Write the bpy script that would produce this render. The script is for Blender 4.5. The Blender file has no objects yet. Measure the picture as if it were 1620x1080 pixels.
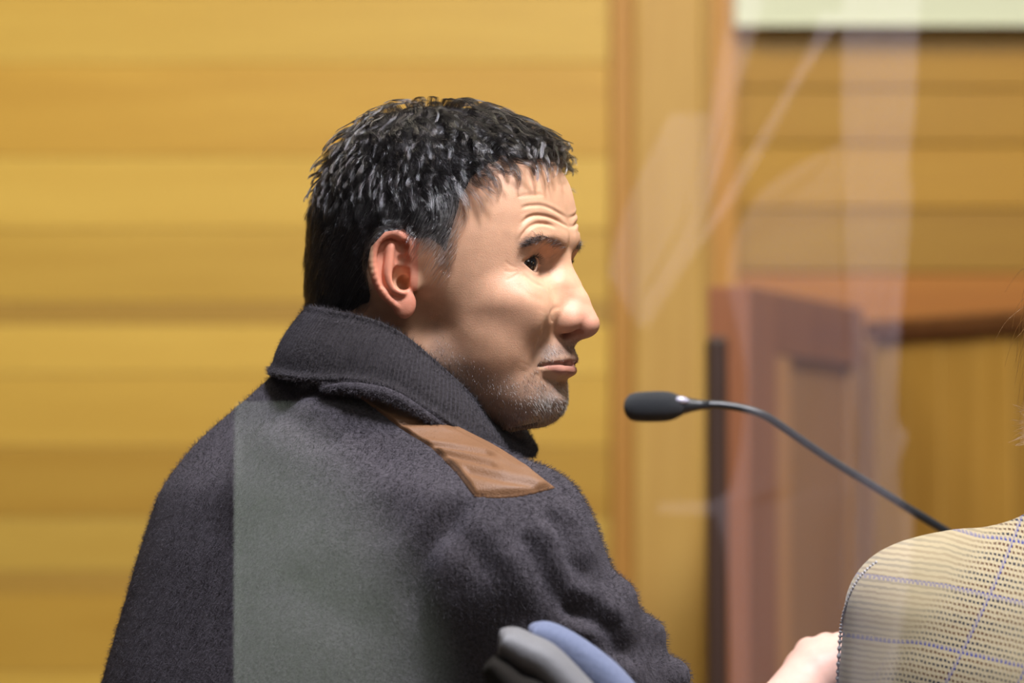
import bpy, math, random
import numpy as np
from mathutils import Vector, Matrix

random.seed(7)
rng = np.random.default_rng(7)
SC = bpy.context.scene
COL = SC.collection
PI = math.pi

# ------------------------------------------------------------------ camera
CAM = np.array([0.0, -3.6, 1.0])
TGT = np.array([0.0, 0.0, 1.15])
FWD = (TGT - CAM) / np.linalg.norm(TGT - CAM)
RGT = np.array([1.0, 0.0, 0.0])
UPV = np.cross(RGT, FWD)
FPX = 7722.0
cam_d = bpy.data.cameras.new('camera')
cam = bpy.data.objects.new('camera', cam_d)
COL.objects.link(cam)
cam.location = CAM
cam.rotation_euler = (PI / 2 + math.atan2(0.15, 3.6), 0, 0)
cam_d.sensor_width = 36
cam_d.lens = FPX / 1620 * 36
cam_d.clip_start = 0.05
cam_d.dof.use_dof = True
cam_d.dof.focus_distance = 3.53
cam_d.dof.aperture_fstop = 5.8
cam_d.dof.aperture_blades = 0
SC.camera = cam

# ------------------------------------------------------------------ world, lights, exposure
SC.view_settings.view_transform = 'Standard'
SC.view_settings.look = 'None'
SC.view_settings.gamma = 1
SC.view_settings.use_curve_mapping = False
SC.view_settings.exposure = 0.0
W = bpy.data.worlds.new('world')
SC.world = W
W.use_nodes = True
W.node_tree.nodes['Background'].inputs[0].default_value = (0.95, 0.92, 1.0, 1)
W.node_tree.nodes['Background'].inputs[1].default_value = 0.085


def area(name, loc, target, size, power, color, size_y=None, spread=PI):
    d = bpy.data.lights.new(name, 'AREA')
    d.energy = power
    d.color = color
    d.size = size
    d.spread = spread
    if size_y:
        d.shape = 'RECTANGLE'
        d.size_y = size_y
    o = bpy.data.objects.new(name, d)
    COL.objects.link(o)
    o.location = loc
    o.rotation_euler = (Vector(target) - Vector(loc)).to_track_quat('-Z', 'Y').to_euler()
    return o


def spot(name, loc, target, power, color, angle, blend=0.5, radius=0.05):
    d = bpy.data.lights.new(name, 'SPOT')
    d.energy = power
    d.color = color
    d.spot_size = angle
    d.spot_blend = blend
    d.shadow_soft_size = radius
    o = bpy.data.objects.new(name, d)
    COL.objects.link(o)
    o.location = loc
    o.rotation_euler = (Vector(target) - Vector(loc)).to_track_quat('-Z', 'Y').to_euler()
    return o


area('ceiling_lamp_over_table', (0.68, -0.45, 2.85), (0.05, -0.05, 1.2), 0.35, 28, (1.0, 0.92, 0.86))
area('ceiling_lamp_behind_man', (0.35, -0.85, 2.8), (-0.05, -0.05, 1.15), 0.35, 84, (0.87, 0.87, 1.0))
area('wall_wash_lamp', (-0.6, 1.2, 3.2), (-0.3, 3.0, 1.1), 2.6, 65, (1.0, 0.88, 0.68), 0.4)
area('wall_wash_lamp_bench', (1.6, 1.0, 3.2), (1.2, 2.7, 1.0), 1.2, 30, (1.0, 0.88, 0.7), 0.4)
area('gallery_lamp', (0.9, -2.6, 2.7), (0.2, 0, 1.1), 0.9, 14, (1.0, 0.95, 0.92))
spot('added_spot_cloth', (0.45, -2.7, 2.6), (0.35, -5.2, 1.24), 850, (0.92, 0.86, 0.94), 0.36, 0.6, 0.05)  # added lamp, brightens the cloth so that it shows in the glass
spot('added_spot_seat', (-0.9, -2.9, 2.4), (-0.195, -4.05, 0.965), 1900, (0.97, 1.0, 0.93), 0.135, 1.0, 0.01)  # added lamp, its soft cone makes the mirrored haze fade across the jacket


# ------------------------------------------------------------------ pixel <-> world
def ray(px, py):
    d = FWD * FPX + RGT * (px - 810) - UPV * (py - 540)
    return d / np.linalg.norm(d)


def at(px, py, Y):
    """the point of the plane y = Y that shows at this place of the photograph"""
    d = ray(px, py)
    return CAM + d * (Y - CAM[1]) / d[1]


def project(P):
    q = np.asarray(P) - CAM
    w = q @ FWD
    return 810 + FPX * (q @ RGT) / w, 540 - FPX * (q @ UPV) / w


# ------------------------------------------------------------------ materials
def new_mat(name):
    m = bpy.data.materials.new(name)
    m.use_nodes = True
    nt = m.node_tree
    return m, nt, nt.nodes['Principled BSDF']


def plain(name, col, rough=0.5, spec=0.5, metal=0.0, bump=0.0, bscale=200.0, sheen=0.0, coat=0.0):
    m, nt, b = new_mat(name)
    b.inputs['Base Color'].default_value = (*col, 1)
    b.inputs['Roughness'].default_value = rough
    b.inputs['Specular IOR Level'].default_value = spec
    b.inputs['Metallic'].default_value = metal
    b.inputs['Sheen Weight'].default_value = sheen
    b.inputs['Coat Weight'].default_value = coat
    if bump:
        tc = nt.nodes.new('ShaderNodeTexCoord')
        n = nt.nodes.new('ShaderNodeTexNoise')
        n.inputs['Scale'].default_value = bscale
        n.inputs['Detail'].default_value = 4
        nt.links.new(tc.outputs['Object'], n.inputs['Vector'])
        bp = nt.nodes.new('ShaderNodeBump')
        bp.inputs['Strength'].default_value = bump
        bp.inputs['Distance'].default_value = 0.002
        nt.links.new(n.outputs['Fac'], bp.inputs['Height'])
        nt.links.new(bp.outputs[0], b.inputs['Normal'])
    return m


def wood(name, c1, c2, scale=(1, 1, 12), rough=0.45, nscale=2.0):
    m, nt, b = new_mat(name)
    tc = nt.nodes.new('ShaderNodeTexCoord')
    mp = nt.nodes.new('ShaderNodeMapping')
    mp.inputs['Scale'].default_value = scale
    oi = nt.nodes.new('ShaderNodeObjectInfo')
    add = nt.nodes.new('ShaderNodeVectorMath')
    mul = nt.nodes.new('ShaderNodeMath')
    mul.operation = 'MULTIPLY'
    mul.inputs[1].default_value = 37.0
    n = nt.nodes.new('ShaderNodeTexNoise')
    n.inputs['Scale'].default_value = nscale
    n.inputs['Detail'].default_value = 6
    n.inputs['Distortion'].default_value = 0.6
    r = nt.nodes.new('ShaderNodeValToRGB')
    r.color_ramp.elements[0].position = 0.3
    r.color_ramp.elements[1].position = 0.72
    r.color_ramp.elements[0].color = (*c1, 1)
    r.color_ramp.elements[1].color = (*c2, 1)
    L = nt.links.new
    L(tc.outputs['Object'], mp.inputs['Vector'])
    L(oi.outputs['Random'], mul.inputs[0])
    L(mp.outputs[0], add.inputs[0])
    L(mul.outputs[0], add.inputs[1])
    L(add.outputs[0], n.inputs['Vector'])
    L(n.outputs['Fac'], r.inputs['Fac'])
    hs = nt.nodes.new('ShaderNodeHueSaturation')
    mr = nt.nodes.new('ShaderNodeMapRange')
    mr.inputs['To Min'].default_value = 0.86
    mr.inputs['To Max'].default_value = 1.12
    L(oi.outputs['Random'], mr.inputs['Value'])
    L(mr.outputs[0], hs.inputs['Value'])
    L(r.outputs[0], hs.inputs['Color'])
    L(hs.outputs[0], b.inputs['Base Color'])
    b.inputs['Roughness'].default_value = rough
    b.inputs['Specular IOR Level'].default_value = 0.3
    return m


def attr_mat(name, rough, spec, sss=0.0, bump=0.0, bscale=900.0):
    m, nt, b = new_mat(name)
    a = nt.nodes.new('ShaderNodeAttribute')
    a.attribute_name = 'tint'
    tc = nt.nodes.new('ShaderNodeTexCoord')
    L = nt.links.new
    n2 = nt.nodes.new('ShaderNodeTexNoise')
    n2.inputs['Scale'].default_value = 130
    n2.inputs['Detail'].default_value = 5
    L(tc.outputs['Object'], n2.inputs['Vector'])
    mr = nt.nodes.new('ShaderNodeMapRange')
    mr.inputs['To Min'].default_value = 0.86
    mr.inputs['To Max'].default_value = 1.14
    L(n2.outputs['Fac'], mr.inputs['Value'])
    hs = nt.nodes.new('ShaderNodeHueSaturation')
    L(mr.outputs[0], hs.inputs['Value'])
    L(a.outputs['Color'], hs.inputs['Color'])
    L(hs.outputs[0], b.inputs['Base Color'])
    b.inputs['Roughness'].default_value = rough
    b.inputs['Specular IOR Level'].default_value = spec
    if sss:
        b.inputs['Subsurface Weight'].default_value = sss
        b.inputs['Subsurface Radius'].default_value = (1.0, 0.35, 0.2)
        b.inputs['Subsurface Scale'].default_value = 0.006
    if bump:
        n = nt.nodes.new('ShaderNodeTexNoise')
        n.inputs['Scale'].default_value = bscale
        n.inputs['Detail'].default_value = 3
        L(tc.outputs['Object'], n.inputs['Vector'])
        bp = nt.nodes.new('ShaderNodeBump')
        bp.inputs['Strength'].default_value = bump
        bp.inputs['Distance'].default_value = 0.0008
        L(n.outputs['Fac'], bp.inputs['Height'])
        L(bp.outputs[0], b.inputs['Normal'])
    return m


def strand_mat(name, rough=0.35, spec=0.5):
    m, nt, b = new_mat(name)
    a = nt.nodes.new('ShaderNodeAttribute')
    a.attribute_name = 'tint'
    nt.links.new(a.outputs['Color'], b.inputs['Base Color'])
    b.inputs['Roughness'].default_value = rough
    b.inputs['Specular IOR Level'].default_value = spec
    return m


def hair_mat(name):
    m, nt, b = new_mat(name)
    a = nt.nodes.new('ShaderNodeAttribute')
    a.attribute_name = 'tint'
    h = nt.nodes.new('ShaderNodeBsdfHairPrincipled')
    h.parametrization = 'COLOR'
    h.inputs['Roughness'].default_value = 0.085
    h.inputs['Radial Roughness'].default_value = 0.3
    h.inputs['Random Roughness'].default_value = 0.3
    nt.links.new(a.outputs['Color'], h.inputs['Color'])
    nt.links.new(h.outputs[0], nt.nodes['Material Output'].inputs['Surface'])
    return m


# ------------------------------------------------------------------ object helpers
def tag(o, label=None, cat=None, group=None, kind=None):
    if label: o['label'] = label
    if cat: o['category'] = cat
    if group: o['group'] = group
    if kind: o['kind'] = kind
    return o


def empty(name, loc, label=None, cat=None, group=None):
    o = bpy.data.objects.new(name, None)
    o.empty_display_size = 0.05
    COL.objects.link(o)
    o.location = loc
    return tag(o, label, cat, group)


def mesh_obj(name, V, F, mat, parent=None, smooth=True):
    """V in world metres; a child keeps world coordinates through its parent's location"""
    me = bpy.data.meshes.new(name)
    V = np.asarray(V, float)
    off = np.zeros(3)
    o = bpy.data.objects.new(name, me)
    COL.objects.link(o)
    if parent is not None:
        o.parent = parent
        p = parent
        while p is not None:
            off = off + np.array(p.location)
            p = p.parent
        loc = np.zeros(3)
    else:
        loc = np.array([(V[:, 0].min() + V[:, 0].max()) / 2, (V[:, 1].min() + V[:, 1].max()) / 2, V[:, 2].min()])
        o.location = loc
    me.from_pydata((V - off - loc).tolist() if len(V) < 5000 else [], [], F if len(V) < 5000 else [])
    if len(V) >= 5000:
        F = np.asarray(F, np.int32)
        me.vertices.add(len(V))
        me.vertices.foreach_set('co', (V - off - loc).astype(np.float32).ravel())
        k = F.shape[1]
        me.loops.add(F.size)
        me.loops.foreach_set('vertex_index', F.ravel())
        me.polygons.add(len(F))
        me.polygons.foreach_set('loop_start', np.arange(0, F.size, k, dtype=np.int32))
        me.update(calc_edges=True)
        me.validate()
    if mat: me.materials.append(mat)
    if smooth:
        me.polygons.foreach_set('use_smooth', np.ones(len(me.polygons), bool))
    me.update()
    return o


def set_tint(o, C):
    a = o.data.attributes.new('tint', 'FLOAT_COLOR', 'POINT')
    C = np.asarray(C, np.float32)
    a.data.foreach_set('color', np.concatenate([C, np.ones((len(C), 1), np.float32)], 1).ravel())


def curves_obj(name, P, radius, tint, mat, parent):
    """P (n,k,3) world metres"""
    n, k, _ = P.shape
    cu = bpy.data.hair_curves.new(name)
    cu.add_curves([k] * n)
    off = np.zeros(3)
    p = parent
    while p is not None:
        off = off + np.array(p.location)
        p = p.parent
    cu.attributes['position'].data.foreach_set('vector', (P - off).astype(np.float32).ravel())
    ra = cu.attributes.get('radius') or cu.attributes.new('radius', 'FLOAT', 'POINT')
    taper = np.linspace(1, 0.35, k)[None, :] * np.broadcast_to(np.asarray(radius), (n,))[:, None]
    ra.data.foreach_set('value', taper.astype(np.float32).ravel())
    ta = cu.attributes.new('tint', 'FLOAT_COLOR', 'CURVE')
    tc = np.concatenate([np.broadcast_to(tint, (n, 3)), np.ones((n, 1))], 1)
    ta.data.foreach_set('color', tc.astype(np.float32).ravel())
    cu.materials.append(mat)
    o = bpy.data.objects.new(name, cu)
    COL.objects.link(o)
    o.parent = parent
    return o


def box(x0, x1, y0, y1, z0, z1, bev=0.0):
    """verts, faces of a box with chamfered edges when bev > 0"""
    import bmesh
    bm = bmesh.new()
    bmesh.ops.create_cube(bm, size=1)
    for v in bm.verts:
        v.co = Vector(((x0 + x1) / 2 + v.co.x * (x1 - x0), (y0 + y1) / 2 + v.co.y * (y1 - y0), (z0 + z1) / 2 + v.co.z * (z1 - z0)))
    if bev:
        bmesh.ops.bevel(bm, geom=list(bm.edges), offset=bev, segments=2, affect='EDGES', profile=0.5)
    V = np.array([v.co[:] for v in bm.verts])
    bm.verts.index_update()
    F = [[v.index for v in f.verts] for f in bm.faces]
    bm.free()
    return V, F


def tube(path, rad, n=16, cap=True):
    path = np.asarray(path, float)
    rad = np.broadcast_to(np.asarray(rad, float), (len(path),))
    T = np.gradient(path, axis=0)
    T /= np.linalg.norm(T, axis=1)[:, None] + 1e-12
    up = np.array([0.0, 0.0, 1.0]) if abs(T[0][2]) < 0.9 else np.array([0.0, 1.0, 0.0])
    V = []
    u = np.cross(T[0], up)
    u /= np.linalg.norm(u)
    for i in range(len(path)):
        u = u - T[i] * (u @ T[i])
        u /= np.linalg.norm(u)
        w = np.cross(T[i], u)
        for k in range(n):
            a = 2 * PI * k / n
            V.append(path[i] + rad[i] * (math.cos(a) * u + math.sin(a) * w))
    F = []
    for i in range(len(path) - 1):
        for k in range(n):
            F.append([i * n + k, i * n + (k + 1) % n, (i + 1) * n + (k + 1) % n, (i + 1) * n + k])
    if cap:
        F.append([k for k in range(n)][::-1])
        F.append([(len(path) - 1) * n + k for k in range(n)])
    return np.array(V), F


def spline(pts, n, closed=False):
    """Catmull-Rom through pts"""
    P = np.asarray(pts, float)
    m = len(P)
    out = []
    segs = m if closed else m - 1
    ts = np.linspace(0, segs, n, endpoint=not closed)
    for t in ts:
        i = min(int(t), segs - 1)
        f = t - i
        if closed:
            p0, p1, p2, p3 = P[(i - 1) % m], P[i % m], P[(i + 1) % m], P[(i + 2) % m]
        else:
            p0, p1, p2, p3 = P[max(i - 1, 0)], P[i], P[min(i + 1, m - 1)], P[min(i + 2, m - 1)]
        out.append(0.5 * (2 * p1 + (p2 - p0) * f + (2 * p0 - 5 * p1 + 4 * p2 - p3) * f * f + (3 * p1 - p0 - 3 * p2 + p3) * f ** 3))
    return np.array(out)


# ------------------------------------------------------------------ implicit modelling
class Field:
    def __init__(s, xs, ys, zs):
        s.x, s.y, s.z = (np.asarray(a, np.float32) for a in (xs, ys, zs))
        s.d = np.full((len(xs), len(ys), len(zs)), 1e3, np.float32)

    def sub(s, lo, hi):
        sl = []
        for a, l, h in zip((s.x, s.y, s.z), lo, hi):
            i, j = np.searchsorted(a, l), np.searchsorted(a, h)
            sl.append(slice(i, max(j, i + 1)))
        X, Y, Z = np.meshgrid(s.x[sl[0]], s.y[sl[1]], s.z[sl[2]], indexing='ij', sparse=True)
        return tuple(sl), X, Y, Z

    def blend(s, sl, e, k, mode):
        d = s.d[sl]
        if mode == 'add':
            h = np.maximum(k - np.abs(d - e), 0) / k
            s.d[sl] = np.minimum(d, e) - h * h * k * 0.25
        else:
            h = np.maximum(k - np.abs(d + e), 0) / k
            s.d[sl] = np.maximum(d, -e) + h * h * k * 0.25

    def ell(s, c, r, k=8.0, mode='add', M=None, mirror=False, pad=None):
        for sg in ((1, -1) if mirror else (1,)):
            c_ = np.array([c[0], c[1] * sg, c[2]], float)
            R = np.array(r, float)
            ext = R.max() if M is not None else R
            pad_ = (k + 6) if pad is None else pad
            sl, X, Y, Z = s.sub(c_ - ext - pad_, c_ + ext + pad_)
            x, y, z = X - c_[0], (Y - c_[1]) * sg, Z - c_[2]
            if M is not None:
                x, y, z = (M[i][0] * x + M[i][1] * y + M[i][2] * z for i in range(3))
            q = np.sqrt((x / R[0]) ** 2 + (y / R[1]) ** 2 + (z / R[2]) ** 2)
            g = np.sqrt((x / R[0] ** 2) ** 2 + (y / R[1] ** 2) ** 2 + (z / R[2] ** 2) ** 2)
            e = q * (q - 1) / np.maximum(g, 1e-6)
            e = np.where(g < 1e-6, -R.min(), e)
            s.blend(sl, e.astype(np.float32), k, mode)

    def cone(s, a, b, ra, rb, k=8.0, mode='add', mirror=False):
        """rounded tapered capsule"""
        for sg in ((1, -1) if mirror else (1,)):
            A = np.array([a[0], a[1] * sg, a[2]], float)
            B = np.array([b[0], b[1] * sg, b[2]], float)
            R = max(ra, rb) + k + 6
            sl, X, Y, Z = s.sub(np.minimum(A, B) - R, np.maximum(A, B) + R)
            ab = B - A
            L2 = ab @ ab + 1e-9
            t = np.clip(((X - A[0]) * ab[0] + (Y - A[1]) * ab[1] + (Z - A[2]) * ab[2]) / L2, 0, 1)
            e = np.sqrt((X - A[0] - t * ab[0]) ** 2 + (Y - A[1] - t * ab[1]) ** 2 + (Z - A[2] - t * ab[2]) ** 2) - (ra + (rb - ra) * t)
            s.blend(sl, e.astype(np.float32), k, mode)

    def chain(s, pts, rad, k=4.0, mode='add', mirror=False):
        rad = np.broadcast_to(np.asarray(rad, float), (len(pts),))
        for i in range(len(pts) - 1):
            s.cone(pts[i], pts[i + 1], rad[i], rad[i + 1], k, mode, mirror)

    def sample(s, P):
        P = np.asarray(P, np.float32)
        idx, fr = [], []
        for j, a in enumerate((s.x, s.y, s.z)):
            i = np.clip(np.searchsorted(a, P[..., j]) - 1, 0, len(a) - 2)
            idx.append(i)
            fr.append(np.clip((P[..., j] - a[i]) / (a[i + 1] - a[i]), 0, 1))
        i, j, k = idx
        f, g, h = fr
        D = s.d
        c = 0
        for di, wf in ((0, 1 - f), (1, f)):
            for dj, wg in ((0, 1 - g), (1, g)):
                for dk, wh in ((0, 1 - h), (1, h)):
                    c = c + D[i + di, j + dj, k + dk] * wf * wg * wh
        return c

    def grad(s, P, e=1.5):
        P = np.asarray(P, float)
        G = np.stack([s.sample(P + np.eye(3)[i] * e) - s.sample(P - np.eye(3)[i] * e) for i in range(3)], -1)
        return G / (np.linalg.norm(G, axis=-1, keepdims=True) + 1e-9)

    def mesh(s):
        D = s.d
        ins = D < 0
        nx, ny, nz = D.shape
        c = ins[:-1, :-1, :-1].astype(np.int8)
        cnt = np.zeros((nx - 1, ny - 1, nz - 1), np.int8)
        for i in (0, 1):
            for j in (0, 1):
                for k in (0, 1):
                    cnt += ins[i:nx - 1 + i, j:ny - 1 + j, k:nz - 1 + k]
        act = (cnt > 0) & (cnt < 8)
        I, J, K = np.nonzero(act)
        vid = np.full(act.shape, -1, np.int32)
        vid[I, J, K] = np.arange(len(I))
        cor = {}
        for i in (0, 1):
            for j in (0, 1):
                for k in (0, 1):
                    cor[i, j, k] = D[I + i, J + j, K + k]
        ps = np.zeros((len(I), 3))
        n = np.zeros(len(I))
        lo = np.stack([s.x[I], s.y[J], s.z[K]], 1).astype(float)
        hi = np.stack([s.x[I + 1], s.y[J + 1], s.z[K + 1]], 1).astype(float)
        for ax in range(3):
            for u in (0, 1):
                for v in (0, 1):
                    a = [0, 0, 0]; b = [0, 0, 0]
                    o = [q for q in range(3) if q != ax]
                    a[o[0]] = b[o[0]] = u
                    a[o[1]] = b[o[1]] = v
                    b[ax] = 1
                    da, db = cor[tuple(a)], cor[tuple(b)]
                    m = (da < 0) != (db < 0)
                    t = np.where(m, da / np.where(m, da - db, 1), 0)
                    p = np.empty((len(I), 3))
                    for q in range(3):
                        if q == ax: p[:, q] = lo[:, q] + t * (hi[:, q] - lo[:, q])
                        else: p[:, q] = hi[:, q] if a[q] else lo[:, q]
                    ps += np.where(m[:, None], p, 0)
                    n += m
        V = ps / np.maximum(n, 1)[:, None]
        F = []
        for ax in range(3):
            sl0 = [slice(None)] * 3; sl1 = [slice(None)] * 3
            sl0[ax] = slice(0, -1); sl1[ax] = slice(1, None)
            A, B = ins[tuple(sl0)], ins[tuple(sl1)]
            ch = A != B
            o = [q for q in range(3) if q != ax]
            E = np.stack(np.nonzero(ch), 1)
            ok = np.ones(len(E), bool)
            for q in o:
                ok &= (E[:, q] > 0) & (E[:, q] < D.shape[q] - 1)
            E = E[ok]
            neg = A[tuple(E.T)]
            quad = []
            for (u, v) in ((-1, -1), (0, -1), (0, 0), (-1, 0)):
                c_ = E.copy()
                c_[:, o[0]] += u
                c_[:, o[1]] += v
                quad.append(vid[tuple(c_.T)])
            Q = np.stack(quad, 1)
            flip = neg if ax != 1 else ~neg
            Q[~flip] = Q[~flip][:, ::-1]
            F.append(Q)
        F = np.concatenate(F)
        return V, F[(F >= 0).all(1)]


def smooth(V, F, it=2, lam=0.5, mu=-0.53):
    E = np.concatenate([F[:, [0, 1]], F[:, [1, 2]], F[:, [2, 3]], F[:, [3, 0]]])
    n = len(V)
    deg = np.bincount(E[:, 0], minlength=n) + np.bincount(E[:, 1], minlength=n)
    for i in range(it):
        for l in (lam, mu):
            L = np.stack([(np.bincount(E[:, 0], V[E[:, 1], q], n) + np.bincount(E[:, 1], V[E[:, 0], q], n)) / np.maximum(deg, 1) for q in range(3)], 1) - V
            V = V + l * L
    return V


def vnormals(V, F):
    n = np.cross(V[F[:, 2]] - V[F[:, 0]], V[F[:, 3]] - V[F[:, 1]])
    N = np.stack([sum(np.bincount(F[:, c], n[:, q], len(V)) for c in range(4)) for q in range(3)], 1)
    return N / (np.linalg.norm(N, axis=1, keepdims=True) + 1e-12)


def dist_poly(P, L):
    """distance of points P (n,d) to polyline L (m,d) and parameter 0..1"""
    best = np.full(len(P), 1e9)
    par = np.zeros(len(P))
    m = len(L) - 1
    for i in range(m):
        a, b = L[i], L[i + 1]
        ab = b - a
        t = np.clip(((P - a) @ ab) / (ab @ ab + 1e-9), 0, 1)
        d = np.linalg.norm(P - a - t[:, None] * ab, axis=1)
        w = d < best
        best[w] = d[w]
        par[w] = (i + t[w]) / m
    return best, par


def in_poly(x, y, poly):
    """signed pixel distance, positive inside"""
    P = np.stack([x, y], 1)
    L = np.array(list(poly) + [poly[0]], float)
    d, _ = dist_poly(P, L)
    ins = np.zeros(len(P), bool)
    for i in range(len(L) - 1):
        (x0, y0), (x1, y1) = L[i], L[i + 1]
        c = (y0 > y) != (y1 > y)
        xi = (x1 - x0) * (y - y0) / (y1 - y0 + 1e-12) + x0
        ins ^= c & (x < xi)
    return np.where(ins, d, -d)


def graded(segs):
    """axis values from (start, end, step) pieces"""
    out = []
    for a, b, st in segs:
        n = max(1, int(round((b - a) / st)))
        out.extend(np.linspace(a, b, n, endpoint=False))
    out.append(segs[-1][1])
    return np.array(out)


def ss(x, a, b):
    t = np.clip((x - a) / (b - a), 0, 1)
    return t * t * (3 - 2 * t)
# ------------------------------------------------------------------ the man's head (millimetres, x forward, y to his left, z up)
O = at(700, 440, 0.0)
YAW = math.radians(20)
HC, HS = math.cos(YAW), math.sin(YAW)


def h2w(P):
    P = np.asarray(P, float)
    x = 1.048 * P[..., 0] + 0.179 * (np.sqrt(P[..., 1] ** 2 + 144) - 12)      # flatter face, ears further forward
    x, y, z = x / 1000, P[..., 1] / 1000, P[..., 2] / 1000
    return np.stack([O[0] + x * HC + y * HS, O[1] - x * HS + y * HC, O[2] + z], -1)


def w2h(Q):
    q = (np.asarray(Q, float) - O) * 1000
    x, y, z = q[..., 0] * HC - q[..., 1] * HS, q[..., 0] * HS + q[..., 1] * HC, q[..., 2]
    return np.stack([(x - 0.179 * (np.sqrt(y * y + 144) - 12)) / 1.048, y, z], -1)


def photo_px(P):
    """photograph position of a head point, the far half folded onto the near one"""
    P = np.array(P, float)
    P[..., 1] = -np.abs(P[..., 1])
    return project(h2w(P))


H = Field(graded([(-118, -60, 2.6), (-60, 2, 1.1), (2, 40, 1.6), (40, 122, 0.85)]),
          graded([(-100, -88, 2), (-88, 0, 0.95), (0, 100, 1.9)]),
          graded([(-175, -118, 3), (-118, 66, 0.85), (66, 152, 1.9)]))


def spl(z, zs, vs):
    zs = np.array(zs, float); vs = np.array(vs, float)
    o = np.argsort(zs)
    zs, vs = zs[o], vs[o]
    # smooth monotone-ish interpolation: linear then blurred
    zz = np.linspace(zs[0], zs[-1], 400)
    v = np.interp(zz, zs, vs)
    ker = np.hanning(25); ker /= ker.sum()
    v = np.convolve(np.pad(v, 12, mode='edge'), ker, 'valid')
    return np.interp(z, zz, v)


# face block: horizontal slices with given front, back and half width
_z = H.z.astype(float)
zk = [90, 70, 45, 29, 10, -8, -25, -45, -64, -80, -92, -101, -107, -112]
xf = spl(_z, zk, [71, 82, 88, 91, 88, 86.5, 86, 86, 86, 84, 82, 79, 74, 62])
xb = spl(_z, zk, [-40, -40, -40, -40, -35, -25, -12, -6, -2, 12, 26, 38, 46, 52])
wy = spl(_z, zk, [52, 60, 66, 68, 68, 67.5, 66, 63, 58, 52, 46, 38, 30, 20])
xc = xb + 0.47 * (xf - xb)
X, Y, Z = np.meshgrid(H.x, H.y, H.z, indexing='ij', sparse=True)
af, ab_ = (xf - xc)[None, None, :], (xc - xb)[None, None, :]
u = X - xc[None, None, :].astype(np.float32)
q = (np.abs(np.where(u > 0, u / af, u / ab_)) ** 2.15 + np.abs(Y / wy[None, None, :]) ** 2.15) ** (1 / 2.15)
face = (q - 1) * np.minimum(wy, 60)[None, None, :] * 0.9
zcap = np.maximum(Z - 82, -105 - Z)
face = np.maximum(face, zcap).astype(np.float32)
H.d = face
H.ell((-4, 0, 29), (93, 73, 90.5), 14)                       # cranium
H.ell((38, 0, 52), (49, 60, 48), 14)                       # forehead
H.cone((-42, 0, -15), (-52, 0, -190), 56, 64, 18)          # neck
H.cone((-8, 0, -70), (-20, 0, -190), 54, 62, 18)
H.ell((32, 0, -88), (42, 38, 20), 18)                      # soft tissue under the chin
H.cone((6, -42, -62), (60, -25, -90), 15, 13.5, 20, mirror=True)   # jaw
H.ell((76.5, 0, -89.5), (14.5, 21, 14), 7)                     # chin
H.ell((66, 0, -60), (32, 28, 25), 12)                      # muzzle
H.ell((57, -43, -20), (22, 20, 16), 14, mirror=True)       # cheekbone
H.ell((48, -46, -50), (20, 12, 20), 14, mirror=True)
H.ell((69, -34.5, -29), (19, 19, 19), 16, mirror=True)
H.cone((85.5, -9, 27), (73, -43, 26), 9, 7, 9, mirror=True)  # brow ridge
H.ell((94, -31, 7.5), (19, 20, 14), 8, 'sub', mirror=True)   # eye hollow
H.ell((98, -17, 3), (12, 7, 12), 7, 'sub', mirror=True)
# nose
H.cone((86, 0, 9), (99.5, 0, -19), 8.5, 8.8, 8)
H.cone((99.5, 0, -19), (106.3, 0, -35.5), 8.8, 10.3, 4)
H.cone((88, -9, -10), (87, -14, -26), 6, 7, 15, mirror=True)
H.cone((104, 0, -41), (95, 0, -47), 4.2, 5, 4)
H.ell((94, -13.0, -34.5), (11, 6.6, 8.2), 4.0, mirror=True)
H.ell((97, -8, -30), (11, 8.5, 9), 6, mirror=True)
H.ell((101, -7.6, -43.5), (6.2, 3.4, 5.2), 1.5, 'sub', M=((0.9, -0.1, 0.4), (0.1, 1, 0), (-0.4, 0, 0.9)), mirror=True)
# lips
H.chain([(93, 0, -60.2), (90, -10, -60.5), (77, -25, -64.8)], [4.6, 4.4, 1.8], 4, mirror=True)
H.chain([(91, 0, -68.8), (88, -10, -68.2), (78, -22, -66)], [6, 5.4, 2.5], 4, mirror=True)
H.chain([(101, 0, -64.2), (95.5, -9, -63.8), (87, -18, -64.3), (78.5, -26, -65.4)], [1.2, 1.3, 1.2, 1.0], 2, 'sub', mirror=True)
H.ell((97, 0, -80), (7, 16, 5), 8, 'sub')
# eyelids and opening
EYE = np.array([66.2, -31.5, 7.0])
ER = 12.2
H.ell(EYE, (13.7, 13.9, 13.5), 3.0, mirror=True)


def eye_ang(P, sg=1):
    q = np.asarray(P, float) - EYE * np.array([1, sg, 1])
    return np.degrees(np.arctan2(-sg * q[..., 1] * -1 * -1, q[..., 0])), q


for sg in (1, -1):
    c = EYE * np.array([1, sg, 1])
    sl, X, Y, Z = H.sub(c - 19, c + 19)
    x, y, z = X - c[0], (Y - c[1]) * -sg, Z - c[2]         # y positive towards the temple
    x, y, z = np.broadcast_arrays(x, y, z)
    r = np.sqrt(x * x + y * y + z * z) + 1e-6
    az = np.degrees(np.arctan2(y, x))
    el = np.degrees(np.arcsin(np.clip(z / r, -1, 1)))
    t = np.clip((az + 22) / 96, 0, 1)                      # 0 inner corner, 1 outer corner
    mid = -16 + 17 * t
    up = mid + 31 * np.clip(np.sin(PI * t ** 0.8), 0, 1) ** 0.8
    lo = mid - 19 * np.clip(np.sin(PI * t ** 0.9), 0, 1) ** 0.8
    out = np.maximum(np.maximum(el - up, lo - el), np.maximum(-22 - az, az - 74)) * 0.22
    e = np.maximum(out, np.where(x > -2, 11.6 - r, 5))
    H.blend(sl, e.astype(np.float32), 0.9, 'sub')

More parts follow.
